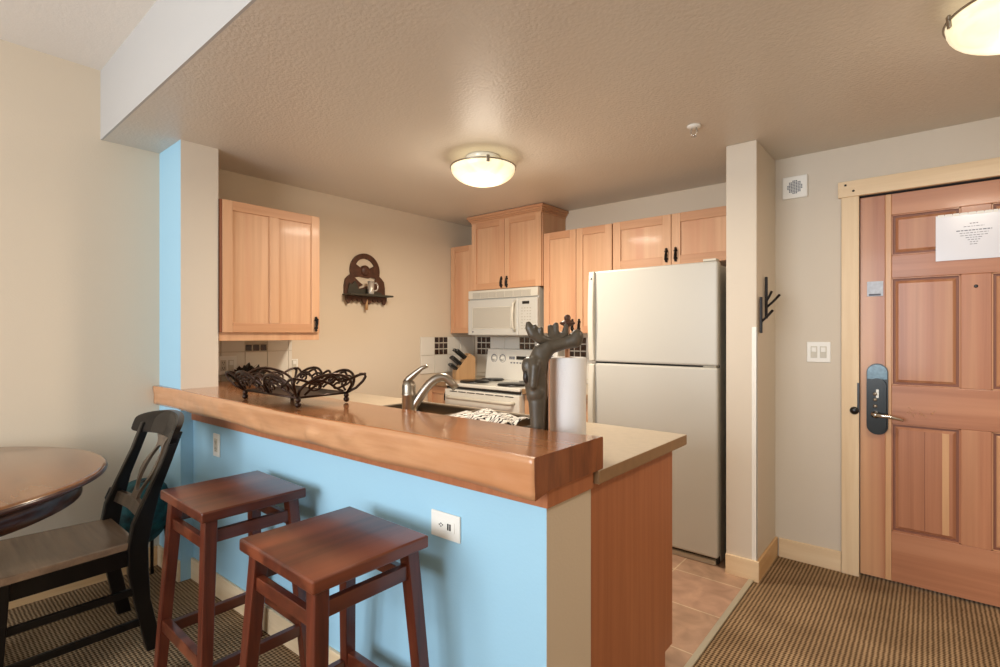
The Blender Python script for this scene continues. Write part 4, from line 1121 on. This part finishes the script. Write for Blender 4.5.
# ------------------------------------------------------------------ dining chair
def chair():
    # faces -y; local origin between the legs
    r = thing('dining_chair', 'black wooden dining chair with oval-splat back pushed up to the table', 'chair', (-2.735, .455, 0), radians(0))
    bw = .207      # half spacing of rear posts
    # seat: saddle board
    m = MB(); nx, ny = 22, 20
    def zs(u, v): return .468 - .012 * (1 - (2 * u - 1) ** 2) * (1 - (2 * v - 1) ** 4)
    top = [[None] * (ny + 1) for _ in range(nx + 1)]; bot = [[None] * (ny + 1) for _ in range(nx + 1)]
    for i in range(nx + 1):
        for j in range(ny + 1):
            u, v = i / nx, j / ny
            hw_ = .245 - .035 * v
            x = (2 * u - 1) * hw_; y = -.245 + .455 * v - .02 * (1 - (2 * u - 1) ** 2) * (1 - v)
            top[i][j] = m.bm.verts.new((x, y, zs(u, v))); bot[i][j] = m.bm.verts.new((x, y, .440))
    for i in range(nx):
        for j in range(ny):
            f = m.bm.faces.new((top[i][j], top[i + 1][j], top[i + 1][j + 1], top[i][j + 1])); f.smooth = True
            m.bm.faces.new((bot[i][j + 1], bot[i + 1][j + 1], bot[i + 1][j], bot[i][j]))
    for i in range(nx):
        m.bm.faces.new((top[i][0], bot[i][0], bot[i + 1][0], top[i + 1][0])); m.bm.faces.new((top[i + 1][ny], bot[i + 1][ny], bot[i][ny], top[i][ny]))
    for j in range(ny):
        m.bm.faces.new((top[0][j + 1], bot[0][j + 1], bot[0][j], top[0][j])); m.bm.faces.new((top[nx][j], bot[nx][j], bot[nx][j + 1], top[nx][j + 1]))
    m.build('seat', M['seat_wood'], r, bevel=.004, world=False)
    # rear legs/posts: curved, wide in y
    prof = [(0, .262), (.10, .243), (.22, .220), (.34, .207), (.44, .205), (.54, .222), (.66, .262), (.78, .310), (.90, .352)]
    for s in (-1, 1):
        m = MB(); prev = None
        for i, (z, y) in enumerate(prof):
            hw_ = .018; dp = .028 if z < .3 else .036 if z < .6 else .024
            if z > .75: dp = .02
            x = s * (bw + .010 * (1 - z / .9) ** 2)
            ring = [m.bm.verts.new(p) for p in ((x - hw_, y - dp, z), (x + hw_, y - dp, z), (x + hw_, y + dp, z), (x - hw_, y + dp, z))]
            if prev:
                for k_ in range(4): m.bm.faces.new((prev[k_], prev[(k_ + 1) % 4], ring[(k_ + 1) % 4], ring[k_]))
            else: m.bm.faces.new(ring[::-1])
            prev = ring
        m.bm.faces.new(prev)
        m.build('leg', M['black_wood'], r, bevel=.005, world=False)
        q = lambda cx_, cy_, z, k_: [(cx_ - k_, cy_ - k_, z), (cx_ + k_, cy_ - k_, z), (cx_ + k_, cy_ + k_, z), (cx_ - k_, cy_ + k_, z)]
        MB().hexa(q(s * .222, -.225, 0, .017), q(s * .212, -.205, .44, .024)).build('leg', M['black_wood'], r, bevel=.004, world=False)
    # seat rails
    for s in (-1, 1):
        MB().bar((s * .212, -.2, .405), (s * .2, .2, .405), .024, .065).build('seat_rail', M['black_wood'], r, bevel=.003, world=False)
        MB().bar((s * .217, -.215, .265), (s * .214, .215, .265), .02, .03).build('stretcher', M['black_wood'], r, bevel=.003, world=False)
        if s > 0: MB().bar((s * .22, -.22, .13), (s * .215, .235, .13), .02, .03).build('stretcher', M['black_wood'], r, bevel=.003, world=False)
    MB().bar((-.2, -.205, .405), (.2, -.205, .405), .024, .065).build('seat_rail', M['black_wood'], r, bevel=.003, world=False)
    MB().bar((-.2, .2, .405), (.2, .2, .405), .024, .065).build('seat_rail', M['black_wood'], r, bevel=.003, world=False)
    MB().bar((-.215, -.21, .20), (.215, -.21, .20), .02, .03).build('stretcher', M['black_wood'], r, bevel=.003, world=False)
    # curved back plane: y as a function of z and x (bows backward at the centre)
    def yb_(x, z):
        for (za, ya), (zb, yb2) in zip(prof, prof[1:]):
            if za <= z <= zb: y = ya + (yb2 - ya) * (z - za) / (zb - za); break
        else: y = .352 + (z - .90) * .35
        return y + .035 * (1 - (x / .21) ** 2) * min(1, (z - .5) / .3)
    def bent(outlines, th, nm, mt='black_wood'):
        m = MB().poly(outlines, th, Matrix.Identity(4))
        bmesh.ops.subdivide_edges(m.bm, edges=[e for e in m.bm.edges if e.calc_length() > .03], cuts=3, use_grid_fill=True)
        for v_ in m.bm.verts:
            x, z, d_ = v_.co; v_.co = (x, yb_(x, z) + d_ - th / 2, z)
        return m.build(nm, M[mt], r, bevel=.002, seg=1, world=False)
    # crest rail: long lozenge, lobed ends
    crest = [(.272 * cos(a) * (1 if abs(cos(a)) < .9 else 1), .915 + (.050 if sin(a) > 0 else .056) * (abs(sin(a)) ** .38) * (1 if sin(a) > 0 else -1) - .024 * cos(a) ** 2) for a in [2 * pi * i / 56 for i in range(56)]]
    bent([crest], .024, 'crest_rail')
    # splat: flared top, oval loop, tail
    outer_ = []
    for i in range(41):
        t = i / 40; z = .895 - t * (.895 - .575)
        hw_ = .085 * math.exp(-(t / .16) ** 2) + .026 + .060 * math.exp(-((t - .55) / .22) ** 2) + .02 * max(0, t - .85) / .15
        outer_.append((hw_, z))
    out_ = outer_ + [(-x, z) for x, z in outer_[::-1]]
    hole = [(.054 * cos(a), .718 + .095 * sin(a)) for a in [2 * pi * i / 28 for i in range(28)]]
    bent([out_, hole], .014, 'back_splat', 'splat_wood')
    bent([[(-bw, .545), (0, .553), (bw, .545), (bw, .59), (0, .598), (-bw, .59)]], .018, 'back_rail', 'splat_wood')
    return r
chair()

# ------------------------------------------------------------------ teal folding seat tucked by the wall behind the chair
tc_ = thing('camp_chair', 'folded teal fabric seat with thin black legs behind the dining chair', 'folding chair', (-3.20, .86, 0), radians(10))
b = MB(); n = 28
for k_ in range(3): pass
b.ball((0, 0, .405), .135, (.85, 1.05, 1.4), 16)
for v_ in b.bm.verts:
    z = v_.co.z
    v_.co.x += .008 * sin(40 * z) ; v_.co.y *= 1 + .10 * sin(9 * z)
    if z > .52: v_.co.z = .52 + (z - .52) * .5
b.build('fabric_body', M['teal'], tc_, world=False, smooth=True)
MB().tube([(-.02, -.07, .51), (-.02, -.14, .54), (-.02, -.155, .50), (-.02, -.14, .45), (-.02, -.10, .43)], .009, 8).build('strap_loop', M['black'], tc_, world=False)
MB().tube([(.03, -.09, .505), (.03, 0, .555), (.03, .10, .505)], .008, 8).build('top_strap', M['black'], tc_, world=False)
for (x, y) in ((-.09, -.09), (.09, -.09), (.08, .10), (-.09, .09)):
    MB().tube([(x * .6, y * .8, .42), (x, y, 0.0)], .009, 8).build('leg', M['black'], tc_, world=False)
